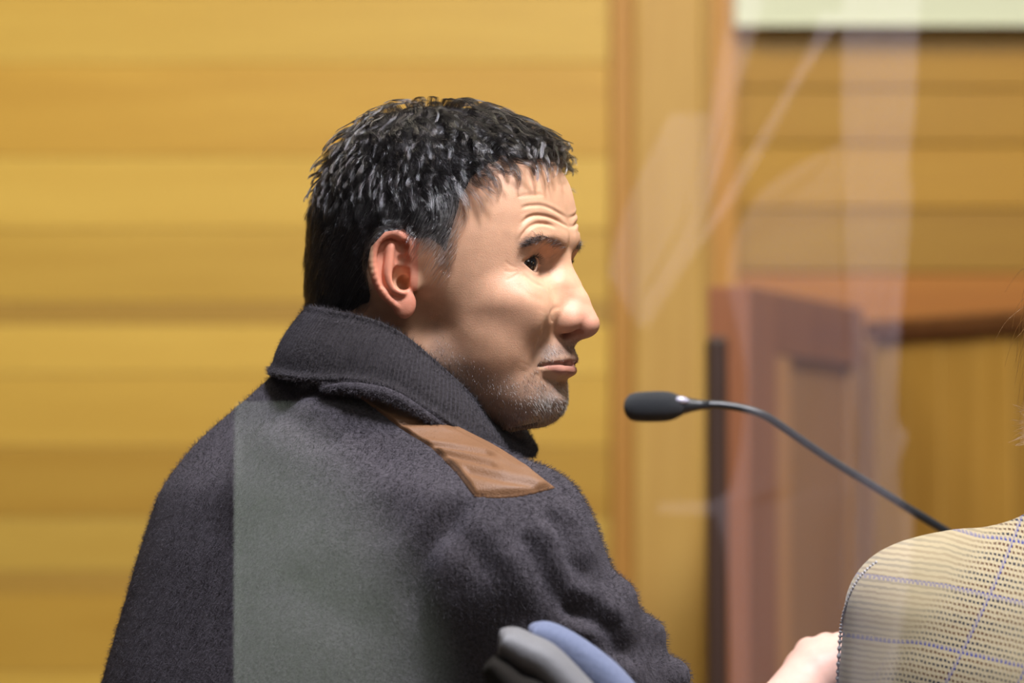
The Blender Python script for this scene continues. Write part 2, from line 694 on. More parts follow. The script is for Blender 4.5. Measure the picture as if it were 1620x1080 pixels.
# ears
EO = np.array([-19.5, -76.0, 0.0])
EU = np.array([0.90, 0.436, 0.0])
EN = np.array([0.436, -0.90, 0.0])
EV = np.array([0.0, 0.0, 1.0])
EM = (EU, EV, EN)


def ear(u, v, n=0.0):
    return EO + EU * u + EV * v + EN * n


H.ell(ear(3, 0, -8), (11, 19, 9), 5, M=EM, mirror=True)
H.ell(ear(-1, 4, -1.5), (16.5, 26, 3.4), 2.5, M=EM, mirror=True)
H.ell(ear(8, -22, -1.0), (9, 11, 4.2), 3, M=EM, mirror=True)
helix = [(11, 10, 0.5), (10.5, 18.5, 2.2), (6.8, 25, 3), (-2.5, 29, 3.2), (-10.2, 26, 3), (-15.4, 18.5, 2.6), (-17, 9, 2.2), (-15, -1.5, 1.6), (-10.2, -11.5, 1), (-4, -19, 0.5), (3.5, -25, 0)]
helix = spline(helix, 26)
H.chain([ear(*p) for p in helix], np.interp(np.linspace(0, 1, 26), [0, .2, .7, 1], [2.6, 3.4, 3.0, 2.6]), 1.4, mirror=True)
H.ell(ear(-8, 6, 3.6), (4.5, 17, 4.2), 2, 'sub', M=EM, mirror=True)       # scapha
H.chain(spline([ear(-2.5, 20, 0.8), ear(-4.2, 9, 1.6), ear(-5, -1.5, 1.8), ear(-1.5, -11, 1.6), ear(6, -14.5, 1.8)], 22), 2.9, 2, mirror=True)
H.ell(ear(5.5, -3.5, 1.6), (7.6, 9.8, 8.5), 2, 'sub', M=EM, mirror=True)  # concha
H.ell(ear(6.3, 9, 3.0), (4.6, 5.5, 5), 2, 'sub', M=EM, mirror=True)
H.ell(ear(6.0, 19, 3.0), (4.2, 5.0, 4.4), 2, 'sub', M=EM, mirror=True)    # triangular fossa
H.ell(ear(9, -6.5, -6), (5, 5.5, 10), 2, 'sub', M=EM, mirror=True)      # canal
H.ell(ear(16.5, -5.5, 0.6), (4.2, 7.0, 2.6), 4, M=EM, mirror=True)      # tragus


def on_head(px, py):
    """point of the head that shows at a pixel (head millimetres)"""
    P = w2h(CAM + ray(px, py) * np.linspace(3.3, 3.85, 1100)[:, None])
    d = H.sample(P)
    i = np.nonzero(d < 0)[0]
    return P[i[0] if len(i) else int(np.argmin(d))]


HV, HF = H.mesh()
HV = smooth(HV, HF, 2)
HN = vnormals(HV, HF)
HVn = HV.copy()
HVn[:, 1] = -np.abs(HVn[:, 1])                             # folded to the near side


def crease(pts, depth, sigma, ridge=0.0, off=0.0, taper=True):
    """press (depth > 0) or raise a line given in photograph pixels into the head, both sides"""
    L = np.array([on_head(*p) for p in spline(pts, 24)])
    lo, hi = L.min(0) - 12, L.max(0) + 12
    m = np.nonzero(((HVn > lo) & (HVn < hi)).all(1))[0]
    d, t = dist_poly(HVn[m], L)
    w = np.minimum(ss(t, 0, 0.2), ss(1 - t, 0, 0.2)) if taper else 1.0
    HV[m] -= HN[m] * (w * depth * np.exp(-(d / sigma) ** 2) - w * ridge * np.exp(-((d - sigma * 2.2) / (sigma * 1.2)) ** 2))[:, None]


crease([(820, 384), (827, 371), (835, 361), (845, 355), (853, 353.5), (867, 355), (882, 361)], 1.1, 1.2, 0.3)
crease([(822, 356), (833, 345.5), (844, 341), (858, 341), (874, 345.5), (891, 354), (903, 361)], 0.9, 1.2, 0.25)
crease([(822, 331), (834, 326), (855, 325), (871, 330), (884, 337), (900, 346)], 0.65, 1.2, 0.2)
crease([(816, 312), (830, 309), (845, 308), (862, 308)], 0.35, 1.4, 0.1)
crease([(869, 497), (862, 522), (856, 545), (846, 572), (843, 590)], 0.8, 4.0, 0.5)
crease([(872, 508), (870.5, 498), (874, 490), (882, 486.5), (890, 487)], 0.45, 1.9)
crease([(850, 588), (845, 600), (838, 614)], 0.5, 4.0)
crease([(852, 579), (860, 578), (870, 576), (882, 575), (894, 576), (905, 577.5)], 1.5, 1.0, 0.0, taper=False)
crease([(853, 579), (857, 578.5), (862, 578)], 0.9, 2.2, 0.0)
crease([(866, 585), (880, 585), (894, 587), (906, 589)], -1.0, 3.0, taper=False)
crease([(872, 570), (886, 568), (900, 567), (911, 568)], -0.6, 2.4, taper=False)
crease([(862, 598), (876, 603), (896, 607)], 1.2, 3.6, taper=False)
crease([(824, 416), (833, 409.5), (846, 404.5), (856, 406)], 1.0, 1.0)
crease([(826, 432), (836, 441), (848, 449), (862, 454)], 0.4, 1.5, 0.15)
crease([(818, 447), (832, 462), (850, 472), (868, 474)], 0.35, 3.2)
for p in ([(820, 424), (808, 420), (798, 412)], [(820, 428), (807, 430), (796, 428)], [(821, 432), (810, 439), (800, 444)]):
    crease(p, 0.22, 1.1)
HN = vnormals(HV, HF)

# ---- skin colour: base, redder nose / ears / cheeks, greyer beard ground, dark ground under the hair
HAIRLINE = [(880, 266), (858, 262), (838, 263), (812, 264), (792, 276), (776, 287), (757, 300), (748, 316), (744, 336), (736, 362), (729, 388), (724, 414), (719, 440),
            (702, 438), (692, 425), (682, 404), (668, 394), (655, 384), (636, 368), (612, 372), (592, 394), (586, 430), (594, 466), (592, 484), (575, 490), (560, 500), (430, 505), (430, 100), (920, 100)]
BEARD = [(690, 520), (720, 545), (750, 570), (790, 590), (820, 595), (835, 590), (846, 578), (853, 560), (868, 545), (890, 538), (918, 536), (920, 566), (905, 574), (880, 576), (860, 579), (852, 590),
         (866, 600), (885, 604), (900, 600), (912, 640), (905, 690), (860, 700), (800, 740), (700, 700), (670, 560)]
px, py = photo_px(HV)
hair_in = in_poly(px, py, HAIRLINE)
hair_in = hair_in + 4 * np.sin(HV[:, 1] * 0.45 + 0.11 * HV[:, 0]) * np.sin(HV[:, 1] * 0.23 + 1) * ss(HV[:, 2], 50, 70)
beard_in = in_poly(px, py, BEARD)
tint = np.tile(np.array([0.62, 0.345, 0.205]), (len(HV), 1))


def mix(mask, col):
    global tint
    tint = tint * (1 - mask[:, None]) + np.array(col) * mask[:, None]


def blob(c, r, s=1.0):
    return s * np.exp(-(((HVn - np.array(c)) / np.array(r)) ** 2).sum(1))


mix(blob((104, -5, -35), (18, 16, 14), 0.7), (0.66, 0.275, 0.195))
mix(blob((58, -48, -20), (24, 20, 20), 0.35), (0.62, 0.31, 0.20))
ear_m = ss(-(HVn - EO) @ -EN, -6, 1) * (np.abs((HVn - EO) @ EU) < 17) * (np.abs(HVn[:, 2]) < 40) * (HVn[:, 1] < -66)
mix(0.9 * ear_m, (0.62, 0.235, 0.145))
mix(blob((72, -32, 4), (16, 16, 12), 0.45), (0.50, 0.27, 0.19))
mix(0.74 * ss(beard_in, -24, 24), (0.19, 0.125, 0.092))
mix(0.35 * np.exp(-(((px - 868) / 17) ** 2 + ((py - 556) / 13) ** 2)) * (HVn[:, 0] > 60), (0.55, 0.48, 0.44))
mix(0.4 * np.exp(-(((px - 868) / 22) ** 2 + ((py - 640) / 20) ** 2)) * (HVn[:, 0] > 50), (0.52, 0.46, 0.42))
LIPS = [(856, 578), (866, 573.5), (880, 570), (896, 568.5), (905, 567), (914, 568), (912, 577), (909, 590), (902, 597), (888, 593), (872, 587)]
lip = ss(in_poly(px, py, LIPS), -1.5, 2.5) * (HVn[:, 0] > 60)
mix(0.8 * lip, (0.47, 0.20, 0.15))
mix(0.9 * ss(hair_in, -2, 18) * (1 - 0.45 * ss(in_poly(px, py, [(800, 240), (792, 276), (757, 300), (748, 316), (736, 362), (719, 440), (702, 438), (682, 404), (690, 340), (720, 290)]), -20, 10)), (0.03, 0.024, 0.022))

MAN = empty('person', (O[0] - 0.1, O[1], 0.0),
            'middle-aged man in a dark grey fleece jacket, head turned right in profile toward the microphone', 'person')
m_skin = attr_mat('skin', 0.5, 0.35, 0.18, 0.25, 1400)
body = mesh_obj('head', h2w(HV), HF, m_skin, MAN)
set_tint(body, tint)
nt = m_skin.node_tree

# eyes: rings round the gaze axis, so white, iris and pupil are real faces
m_white = plain('eye_white', (0.80, 0.76, 0.70), 0.12, 0.6, coat=0.6)
m_iris = plain('eye_iris', (0.045, 0.022, 0.012), 0.1, 0.6, coat=0.8)
m_pupil = plain('eye_pupil', (0.004, 0.004, 0.004), 0.06, 0.6, coat=1.0)
for sg in (1, -1):
    g = np.array([math.cos(math.radians(37)), -math.sin(math.radians(37)), 0.07])
    if sg < 0: g = np.array([math.cos(math.radians(37)), -math.sin(math.radians(37)), 0.07])
    g /= np.linalg.norm(g)
    a = np.cross(g, (0, 0, 1)); a /= np.linalg.norm(a)
    b = np.cross(a, g)
    V, F, mi = [], [], []
    rings = [0.5, 9, 11, 20, 29, 31] + list(np.linspace(36, 178, 18))
    for th in rings:
        t = math.radians(th)
        rr = ER + (0.6 * math.cos(t / math.radians(31) * PI / 2) if th < 31 else 0)
        for k in range(32):
            f = 2 * PI * k / 32
            V.append(EYE * np.array([1, sg, 1]) + rr * (math.cos(t) * g + math.sin(t) * (math.cos(f) * a + math.sin(f) * b)))
    for i in range(len(rings) - 1):
        for k in range(32):
            F.append([i * 32 + k, i * 32 + (k + 1) % 32, (i + 1) * 32 + (k + 1) % 32, (i + 1) * 32 + k])
            mi.append(2 if i < 2 else 1 if i < 4 else 0)
    F.append(list(range(32))); mi.append(2)
    e = mesh_obj('eye', h2w(np.array(V)), F, m_white, body)
    e.data.materials.append(m_iris); e.data.materials.append(m_pupil)
    e.data.polygons.foreach_set('material_index', mi)

# ------------------------------------------------------------------ hair
m_hair = hair_mat('hair_strand')
m_beard = strand_mat('beard_strand', 0.5, 0.3)
m_cap = plain('hair_mass', (0.012, 0.010, 0.010), 0.45, 0.4, bump=0.9, bscale=260)


def hair_depth(P):
    """thickness of the hair above the skin"""
    return 1.8 + 2.0 * ss(P[:, 2], -30, 40) + 9.5 * ss(P[:, 2], 62, 108)


TEMPLE = [(800, 200), (792, 276), (757, 300), (748, 316), (736, 362), (719, 440), (702, 438), (682, 404), (668, 394), (690, 340), (720, 290), (740, 240)]
temple = ss(in_poly(px, py, TEMPLE), -22, 6)
keep = hair_in > 1 + 15 * temple + 7 * ss(HV[:, 0], 30, 60)
fm = keep[HF].all(1)
used = np.unique(HF[fm])
remap = np.full(len(HV), -1); remap[used] = np.arange(len(used))
tk = hair_depth(HV[used]) * 0.62 * ss(hair_in[used] - 15 * temple[used] - 7 * ss(HV[used, 0], 30, 60), 0, 26)
capV = HV[used] + HN[used] * (tk[:, None] - 0.3)
HAIR = mesh_obj('hair', h2w(capV), remap[HF[fm]], m_cap, body)


def pick(mask, n):
    """n random points of the head mesh where mask is true, with normals"""
    fi = np.nonzero(mask[HF].all(1))[0]
    ar = np.linalg.norm(np.cross(HV[HF[fi, 2]] - HV[HF[fi, 0]], HV[HF[fi, 3]] - HV[HF[fi, 1]]), axis=1)
    s = rng.choice(fi, n, p=ar / ar.sum())
    uu, vv = rng.random(n)[:, None], rng.random(n)[:, None]
    q = HV[HF[s]]
    return (q[:, 0] * (1 - uu) + q[:, 1] * uu) * (1 - vv) + (q[:, 3] * (1 - uu) + q[:, 2] * uu) * vv


CROWN = np.array([-12.0, 8.0, 122.0])


def flow(P):
    d = P - CROWN
    d = d / (np.linalg.norm(d, axis=1, keepdims=True) + 1e-6) + np.array([0.12, -0.12, 0])
    front = ss(P[:, 0], 40, 76)[:, None] * ss(P[:, 2], 55, 80)[:, None]
    d = d * (1 - 0.6 * front) + 0.6 * front * np.array([0.5, -0.5, 0.5])
    side = ss(-P[:, 2], -62, -20)[:, None]
    d = d * (1 - side) + side * np.array([-0.55, 0, -0.8])
    return d


def grow(root, length, steps, lift, curl, phase, wl, clear):
    P = [root]
    p = root.copy()
    for i in range(steps):
        n = H.grad(p)
        f = flow(p)
        f = f - n * (f * n).sum(1, keepdims=True)
        f /= np.linalg.norm(f, axis=1, keepdims=True) + 1e-6
        b = np.cross(n, f)
        s = length * (i + 0.5) / steps
        ph = phase + 2 * PI * s / wl
        d = f + n * (lift * (1 - 1.25 * i / steps))[:, None] + b * (curl * np.sin(ph))[:, None] + n * (0.8 * curl * np.cos(ph))[:, None]
        d /= np.linalg.norm(d, axis=1, keepdims=True)
        p = p + d * (length / steps)[:, None]
        sd = H.sample(p)
        need = clear * min(1.0, (i + 1) / 3)
        p = p + n * np.maximum(need - sd, 0)[:, None]
        P.append(p)
    return np.stack(P, 1)


def top_w(P):
    return ss(P[:, 2], 42, 82)


hm = hair_in > 1
NG = 1250
gr = pick(hm, NG)
tw = top_w(gr)
glen = 11 + 7 * rng.random(NG) + (0.4 * tw + 0.6 * ss(gr[:, 2], 75, 108)) * (15 + 12 * rng.random(NG)) - 3 * ss(-gr[:, 2], 0, 30)
gclear = hair_depth(gr) * (0.55 + 0.6 * rng.random(NG))
G = grow(gr, glen, 12, 0.14 + 0.12 * tw + 0.5 * ss(gr[:, 2], 78, 108), 0.06 + tw * (0.2 + 0.5 * rng.random(NG)), rng.random(NG) * 6.28, 28 + 22 * rng.random(NG), gclear)
NS = 36000
sr = pick(hm, NS)
gi = np.empty(NS, int)
for i in range(0, NS, 2000):
    gi[i:i + 2000] = np.argmin(((sr[i:i + 2000, None, :] - gr[None]) ** 2).sum(2), 1)
tt = np.linspace(0, 1, 13)[None, :, None]
cl = (0.4 + 0.46 * top_w(sr))[:, None, None]
S = G[gi] + (sr - gr[gi])[:, None, :] * (1 - cl * tt)
S = S + rng.normal(0, 1, (NS, 1, 3)) * tt * (0.9 - 0.35 * top_w(sr))[:, None, None]
# fit the root back to the skin and keep the strand outside the cap
sd = H.sample(S)
lim = 10.5 + 6.0 * ss(S[:, :1, 2], 60, 112)
S = S - H.grad(S[:, 0])[:, None, :] * (np.maximum(sd - lim, 0) * 0.8)[..., None]
sd = H.sample(S)
nn = H.grad(S[:, 0])[:, None, :]
S = S + nn * np.maximum(0.4 + 2.2 * np.minimum(tt * 3, 1) * ss(S[:, :1, 2:3], -40, 60) - sd[..., None], 0)
spx, spy = photo_px(sr)
grey = 0.03 + 0.8 * ss(in_poly(spx, spy, [(766, 285), (700, 300), (668, 360), (690, 430), (716, 450), (760, 330)]), -26, 10) + 0.05 * ss(spx, 700, 800)
isg = rng.random(NS) < grey
gcol = np.where(isg[:, None], np.array([[0.42, 0.39, 0.37]]) * (0.6 + 0.7 * rng.random((NS, 1))), np.array([[0.006, 0.005, 0.005]]) * (0.6 + 1.2 * rng.random((NS, 1))))
thin = rng.random(NS) < ss(in_poly(spx, spy, HAIRLINE), -2, 24) * 0.75 + 0.3
thin &= sd.max(1) < 21
S, gcol, tws = S[thin], gcol[thin], top_w(sr)[thin]
tag(curves_obj('hair_strands', h2w(S), (0.00007 + 0.00002 * tws), gcol, m_hair, HAIR), kind='stuff')

# stubble and moustache
bm_ = (beard_in > -3) & (hair_in < -3)
NB = 13000
br = pick(bm_, NB)
bx, by = photo_px(br)
dens = ss(in_poly(bx, by, BEARD), -8, 14)
chin = np.exp(-(((bx - 868) / 26) ** 2 + ((by - 645) / 26) ** 2)) + np.exp(-(((bx - 868) / 14) ** 2 + ((by - 557) / 14) ** 2))
kp = rng.random(NB) < dens * (0.5 + 0.5 * np.minimum(chin, 1))
br, bx, by, chin = br[kp], bx[kp], by[kp], chin[kp]
n = H.grad(br)
d = np.array([0.25, 0, -1.0]) + n * 0.55 + rng.normal(0, 0.25, br.shape)
d /= np.linalg.norm(d, axis=1, keepdims=True)
ln = (0.9 + 1.0 * rng.random(len(br)) + 0.9 * np.minimum(chin, 1))[:, None]
B = np.stack([br, br + d * ln * 0.5, br + d * ln + np.array([0, 0, -0.15])], 1)
wg = rng.random(len(br)) < 0.30 + 0.6 * np.minimum(chin, 1)
bc = np.where(wg[:, None], np.array([[0.55, 0.51, 0.47]]), np.array([[0.03, 0.022, 0.018]]))
tag(curves_obj('beard_strands', h2w(B), 0.000065, bc, m_beard, body), kind='stuff')

# eyebrows: one arched patch of short hairs over each eye
BROW = [(822, 394), (828, 384), (838, 376), (852, 370), (866, 372), (880, 376), (890, 382), (898, 392), (894, 395), (880, 387), (866, 384), (850, 385), (838, 390)]
bpx = in_poly(px, py, BROW)
brow_all = (bpx > 0) & (HV[:, 0] > 40)
for sg in (-1, 1):
    r0 = pick(brow_all & (HV[:, 1] * sg > 3), 620)
    n = H.grad(r0)
    d = np.array([-0.75, 0.55 * sg, 0.25]) + n * 0.35 + rng.normal(0, 0.22, r0.shape)
    d /= np.linalg.norm(d, axis=1, keepdims=True)
    ln = (5 + 3 * rng.random(620))[:, None]
    E = np.stack([r0, r0 + d * ln * 0.5 + n * 0.4, r0 + d * ln + np.array([0, 0, -0.8])], 1)
    ec = np.where((rng.random(620) < 0.45)[:, None], np.array([[0.25, 0.23, 0.22]]), np.array([[0.035, 0.027, 0.024]]))
    tag(curves_obj('eyebrow', h2w(E), 0.00007, ec, m_beard, body), kind='stuff')
# upper lashes
az_ = np.linspace(-14, 68, 60)
t_ = np.clip((az_ + 22) / 96, 0, 1)
el_ = np.radians(-16 + 17 * t_ + 31 * np.clip(np.sin(PI * t_ ** 0.8), 0, 1) ** 0.8 + 1)
az_ = np.radians(az_)
la = EYE + 13.4 * np.stack([np.cos(el_) * np.cos(az_), -np.cos(el_) * np.sin(az_), np.sin(el_)], 1)
dl = (la - EYE) / 13.4 + np.array([0, 0, -0.25]) + rng.normal(0, 0.16, la.shape)
dl /= np.linalg.norm(dl, axis=1, keepdims=True)
LA = np.stack([la - dl, la + dl * 2.2, la + dl * 4.2 + np.array([0, 0, 1.0])], 1)
LB = LA * np.array([1, -1, 1])
for a_ in (LA, LB):
    tag(curves_obj('eyelashes', h2w(a_), 0.00008, np.array([0.012, 0.009, 0.008]), m_beard, body), kind='stuff')
# ------------------------------------------------------------------ the man's jacket (millimetres from the head origin, world axes)
def j2w(P):
    return O + np.asarray(P, float) / 1000


def w2j(Q):
    return (np.asarray(Q, float) - O) * 1000


TF, TR = np.array([0.8, 0.6]), np.array([0.6, -0.8])       # the torso's forward and right directions


def torso_slices(Fd, zs, cx, cy, af, ar, n=2.3):
    z = Fd.z.astype(float)
    o = np.argsort(zs)
    g = lambda v: spl(z, np.array(zs)[o], np.array(v, float)[o])[None, None, :].astype(np.float32)
    X, Y, Z = np.meshgrid(Fd.x, Fd.y, Fd.z, indexing='ij', sparse=True)
    x, y = X - g(cx), Y - g(cy)
    u, v = x * TF[0] + y * TF[1], x * TR[0] + y * TR[1]
    a, b = g(af), g(ar)
    q = (np.abs(u / a) ** n + np.abs(v / b) ** n) ** (1 / n)
    d = (q - 1) * np.minimum(a, b)
    return np.maximum(d, np.maximum(Z - zs[0], zs[-1] - Z)).astype(np.float32)


J = Field(graded([(-330, 340, 4.2)]), graded([(-260, -60, 3.6), (-60, 330, 6)]), graded([(-700, -320, 7), (-320, -40, 3.6)]))
J.d = torso_slices(J, [-52, -62, -75, -92, -120, -155, -200, -300, -450, -620, -690],
                   [-60, -64, -70, -76, -75, -62, -66, -88, -112, -125, -125],
                   [20, 20, 18, 14, 12, 0, 0, 0, -5, -5, -5],
                   [38, 42, 46, 56, 82, 116, 128, 136, 136, 140, 138],
                   [55, 68, 80, 96, 140, 184, 192, 196, 192, 190, 186])
J.cone((45, -130, -218), (128, -92, -392), 74, 60, 30)     # right sleeve
J.cone((128, -92, -392), (262, 130, -352), 58, 38, 18)
J.cone((-150, 125, -205), (-40, 255, -395), 66, 56, 30)    # left sleeve
J.cone((-40, 255, -395), (215, 215, -365), 54, 38, 18)
J.ell((-62, -70, -150), (75, 45, 60), 40)                  # shoulder blade under the fleece
J.cone((0, -108, -150), (62, -132, -176), 24, 30, 26)      # top of the shoulder
# sleeve folds
J.cone((118, -150, -248), (148, -96, -262), 15, 14, 16)
J.cone((120, -140, -285), (165, -80, -292), 17, 15, 16)
J.cone((60, -190, -268), (128, -140, -232), 9, 9, 18)
J.cone((40, -200, -320), (118, -150, -280), 9, 10, 18)
JV, JF = J.mesh()
JV = smooth(JV, JF, 3)
JN = vnormals(JV, JF)


def on_jacket(px, py):
    P = w2j(CAM + ray(px, py) * np.linspace(3.2, 3.85, 900)[:, None])
    d = J.sample(P)
    i = np.nonzero(d < 0)[0]
    return P[i[0] if len(i) else int(np.argmin(d))]


def jcrease(pts, depth, sigma, ridge=0.0):
    L = np.array([on_jacket(*p) for p in spline(pts, 24)])
    lo, hi = L.min(0) - 50, L.max(0) + 50
    m = np.nonzero(((JV > lo) & (JV < hi)).all(1))[0]
    d, t = dist_poly(JV[m], L)
    w = np.minimum(ss(t, 0, 0.25), ss(1 - t, 0, 0.25))
    JV[m] -= JN[m] * (w * depth * np.exp(-(d / sigma) ** 2) - w * ridge * np.exp(-((d - sigma * 2.2) / (sigma * 1.3)) ** 2))[:, None]


jcrease([(752, 786), (722, 810), (690, 845), (665, 890), (655, 950), (660, 1010)], 7.0, 9, 3)
jcrease([(700, 830), (730, 850), (760, 880), (775, 920)], 3.5, 9, 1.5)
jcrease([(860, 800), (890, 840), (905, 890), (940, 930)], 6.5, 8, 4.5)
jcrease([(820, 830), (850, 880), (890, 940), (960, 975)], 5.5, 8, 4)
jcrease([(880, 960), (930, 975), (985, 1000)], 5.5, 6, 4)
jcrease([(900, 1010), (960, 1020), (1020, 1040)], 4.0, 7, 2)
jcrease([(470, 640), (520, 670), (590, 700), (650, 760)], 3.5, 14, 1.5)
jcrease([(430, 640), (500, 690), (540, 690)], 4.5, 10, 2)
jcrease([(560, 750), (600, 800), (620, 870)], 2.5, 16, 1)
jcrease([(420, 900), (520, 960), (600, 1000)], 2.0, 14, 1)
JN = vnormals(JV, JF)


def fleece(name, c1, c2):
    m, nt, b = new_mat(name)
    tc = nt.nodes.new('ShaderNodeTexCoord')
    n = nt.nodes.new('ShaderNodeTexNoise'); n.inputs['Scale'].default_value = 420; n.inputs['Detail'].default_value = 5; n.inputs['Roughness'].default_value = 0.7
    r = nt.nodes.new('ShaderNodeValToRGB')
    r.color_ramp.elements[0].position = 0.35; r.color_ramp.elements[1].position = 0.68
    r.color_ramp.elements[0].color = (*c1, 1); r.color_ramp.elements[1].color = (*c2, 1)
    bp = nt.nodes.new('ShaderNodeBump'); bp.inputs['Strength'].default_value = 0.7; bp.inputs['Distance'].default_value = 0.003
    L = nt.links.new
    L(tc.outputs['Object'], n.inputs['Vector']); L(n.outputs['Fac'], r.inputs['Fac']); L(r.outputs[0], b.inputs['Base Color'])
    L(n.outputs['Fac'], bp.inputs['Height']); L(bp.outputs[0], b.inputs['Normal'])
    b.inputs['Roughness'].default_value = 0.95
    b.inputs['Specular IOR Level'].default_value = 0.1
    b.inputs['Sheen Weight'].default_value = 0.12
    b.inputs['Sheen Tint'].default_value = (0.8, 0.75, 0.9, 1)
    return m


m_fleece = fleece('fleece', (0.037, 0.032, 0.035), (0.092, 0.081, 0.090))
m_fuzz = strand_mat('fleece_fuzz', 0.8, 0.15)
JACKET = mesh_obj('jacket', j2w(JV), JF, m_fleece, MAN)

# fleece pile: short leaning fibres
fi = np.nonzero((JV[JF].mean(1)[:, 2] > -330) & (JN[JF].mean(1)[:, 1] < 0.45))[0]
ar = np.linalg.norm(np.cross(JV[JF[fi, 2]] - JV[JF[fi, 0]], JV[JF[fi, 3]] - JV[JF[fi, 1]]), axis=1)
NF = 60000
s = rng.choice(fi, NF, p=ar / ar.sum())
uu, vv = rng.random(NF)[:, None], rng.random(NF)[:, None]
qv, qn = JV[JF[s]], JN[JF[s]]
r0 = (qv[:, 0] * (1 - uu) + qv[:, 1] * uu) * (1 - vv) + (qv[:, 3] * (1 - uu) + qv[:, 2] * uu) * vv
n0 = qn.mean(1)
d = n0 * 0.5 + np.array([0.6, 0, -0.35]) * 0.8 + rng.normal(0, 0.45, r0.shape)
d /= np.linalg.norm(d, axis=1, keepdims=True)
ln = (2.0 + 2.6 * rng.random(NF))[:, None]
FZ = np.stack([r0, r0 + d * ln * 0.5 + n0 * 0.5, r0 + d * ln + n0 * 0.1], 1)
fc = np.array([[0.070, 0.062, 0.070]]) * (0.45 + 1.1 * rng.random((NF, 1)) ** 1.5)
tag(curves_obj('fleece_fibres', j2w(FZ), 0.00011, fc, m_fuzz, JACKET), kind='stuff')

# ribbed knit collar
top = [(482, 489, 22), (508, 493, -38), (549, 501, -68), (593, 512, -84), (638, 534, -90), (688, 574, -86), (743, 624, -70), (788, 674, -38), (831, 703, 8), (838, 690, 40), (800, 640, 90), (720, 570, 108), (620, 510, 106), (530, 488, 78)]
bot = [(428, 592, 32), (458, 602, -42), (510, 606, -84), (560, 606, -104), (620, 619, -114), (680, 653, -112), (740, 692, -96), (795, 719, -60), (834, 722, 2), (826, 705, 60), (745, 655, 122), (640, 605, 138), (540, 582, 122), (460, 575, 88)]
NC_, NR = 900, 26
T = spline([w2j(at(a, b, c / 1000)) for a, b, c in top], NC_, True)
Bt = spline([w2j(at(a, b, c / 1000)) for a, b, c in bot], NC_, True)
cen = (T.mean(0) + Bt.mean(0)) / 2
rib = np.sin(np.arange(NC_) * 2 * PI * 132 / NC_)
rows = []
prof = [(v, 0.0) for v in np.linspace(0, 1, NR)]
outw = (T + Bt) / 2 - cen
outw[:, 2] *= 0.3
outw /= np.linalg.norm(outw, axis=1, keepdims=True)
thk = 5.0
for v, _ in prof:                                          # outside, bottom to top
    rows.append(Bt + (T - Bt) * v + outw * (5.0 * math.sin(PI * v) + 3.0 * math.exp(-((v - 0.06) / 0.07) ** 2) + 0.7 * rib[:, None] * min(1, v * 6) * min(1, (1 - v) * 5 + 0.4)))
for a in np.linspace(0.3, PI - 0.3, 5):                    # rolled rim
    rows.append(T + outw * (-thk / 2 + thk / 2 * math.cos(a) + 0.4 * rib[:, None]) + np.array([0, 0, 1.0]) * 2.8 * math.sin(a))
for v in np.linspace(1, 0, 8):
    rows.append(Bt + (T - Bt) * v - outw * (thk - 5.0 * math.sin(PI * v)))
CV = np.concatenate(rows)
R_ = len(rows)
CF = np.array([[i * NC_ + k, i * NC_ + (k + 1) % NC_, ((i + 1) % R_) * NC_ + (k + 1) % NC_, ((i + 1) % R_) * NC_ + k] for i in range(R_) for k in range(NC_)])
m_knit = fleece('knit', (0.020, 0.017, 0.017), (0.040, 0.035, 0.035))
COLLAR = mesh_obj('collar', j2w(CV), CF, m_knit, JACKET)
NK = 16000
ri, ki, fr = rng.integers(0, NR + 5, NK), rng.integers(0, NC_, NK), rng.random(NK)[:, None]
RW = np.stack(rows)
r0 = RW[ri, ki] * (1 - fr) + RW[np.minimum(ri + 1, NR + 5), ki] * fr
n0 = outw[ki] + np.array([0, 0, 1.0]) * (ri > NR - 3)[:, None]
d = n0 * 0.6 + rng.normal(0, 0.5, r0.shape)
d /= np.linalg.norm(d, axis=1, keepdims=True)
edge = np.clip(np.abs(ri - NR + 1) < 4, 0, 1) + (ri < 3)
ln = (1.2 + 1.6 * rng.random(NK) + 1.4 * edge)[:, None]
FZ = np.stack([r0, r0 + d * ln * 0.5, r0 + d * ln], 1)
fc = np.array([[0.045, 0.040, 0.043]]) * (0.5 + 1.0 * rng.random((NK, 1)) + 1.6 * edge[:, None] * rng.random((NK, 1)))
tag(curves_obj('knit_fibres', j2w(FZ), 0.00010, fc, m_fuzz, COLLAR), kind='stuff')

# fleece roll under the collar
k0, k1 = 130, 345
roll = Bt[k0 * NC_ // 900:k1 * NC_ // 900:3] + np.array([0, -3.0, -3.5])
rr = 4.6 * np.sin(np.linspace(0.12, PI - 0.12, len(roll))) ** 0.5
RV, RF = tube(roll, rr, 18)
mesh_obj('collar_seam', j2w(RV), RF, m_fleece, JACKET)
NQ = 3000
q = rng.integers(0, len(RV), NQ)
rn = RV[q] - roll[np.minimum(q // 18, len(roll) - 1)]
rn /= np.linalg.norm(rn, axis=1, keepdims=True)
d = rn * 0.7 + rng.normal(0, 0.5, rn.shape)
d /= np.linalg.norm(d, axis=1, keepdims=True)
r0 = RV[q] + rng.normal(0, 0.5, rn.shape)
FZ = np.stack([r0, r0 + d * 1.3, r0 + d * 2.8], 1)
tag(curves_obj('seam_fibres', j2w(FZ), 0.00011, np.array([[0.085, 0.076, 0.085]]) * (0.5 + rng.random((NQ, 1))), m_fuzz, JACKET), kind='stuff')

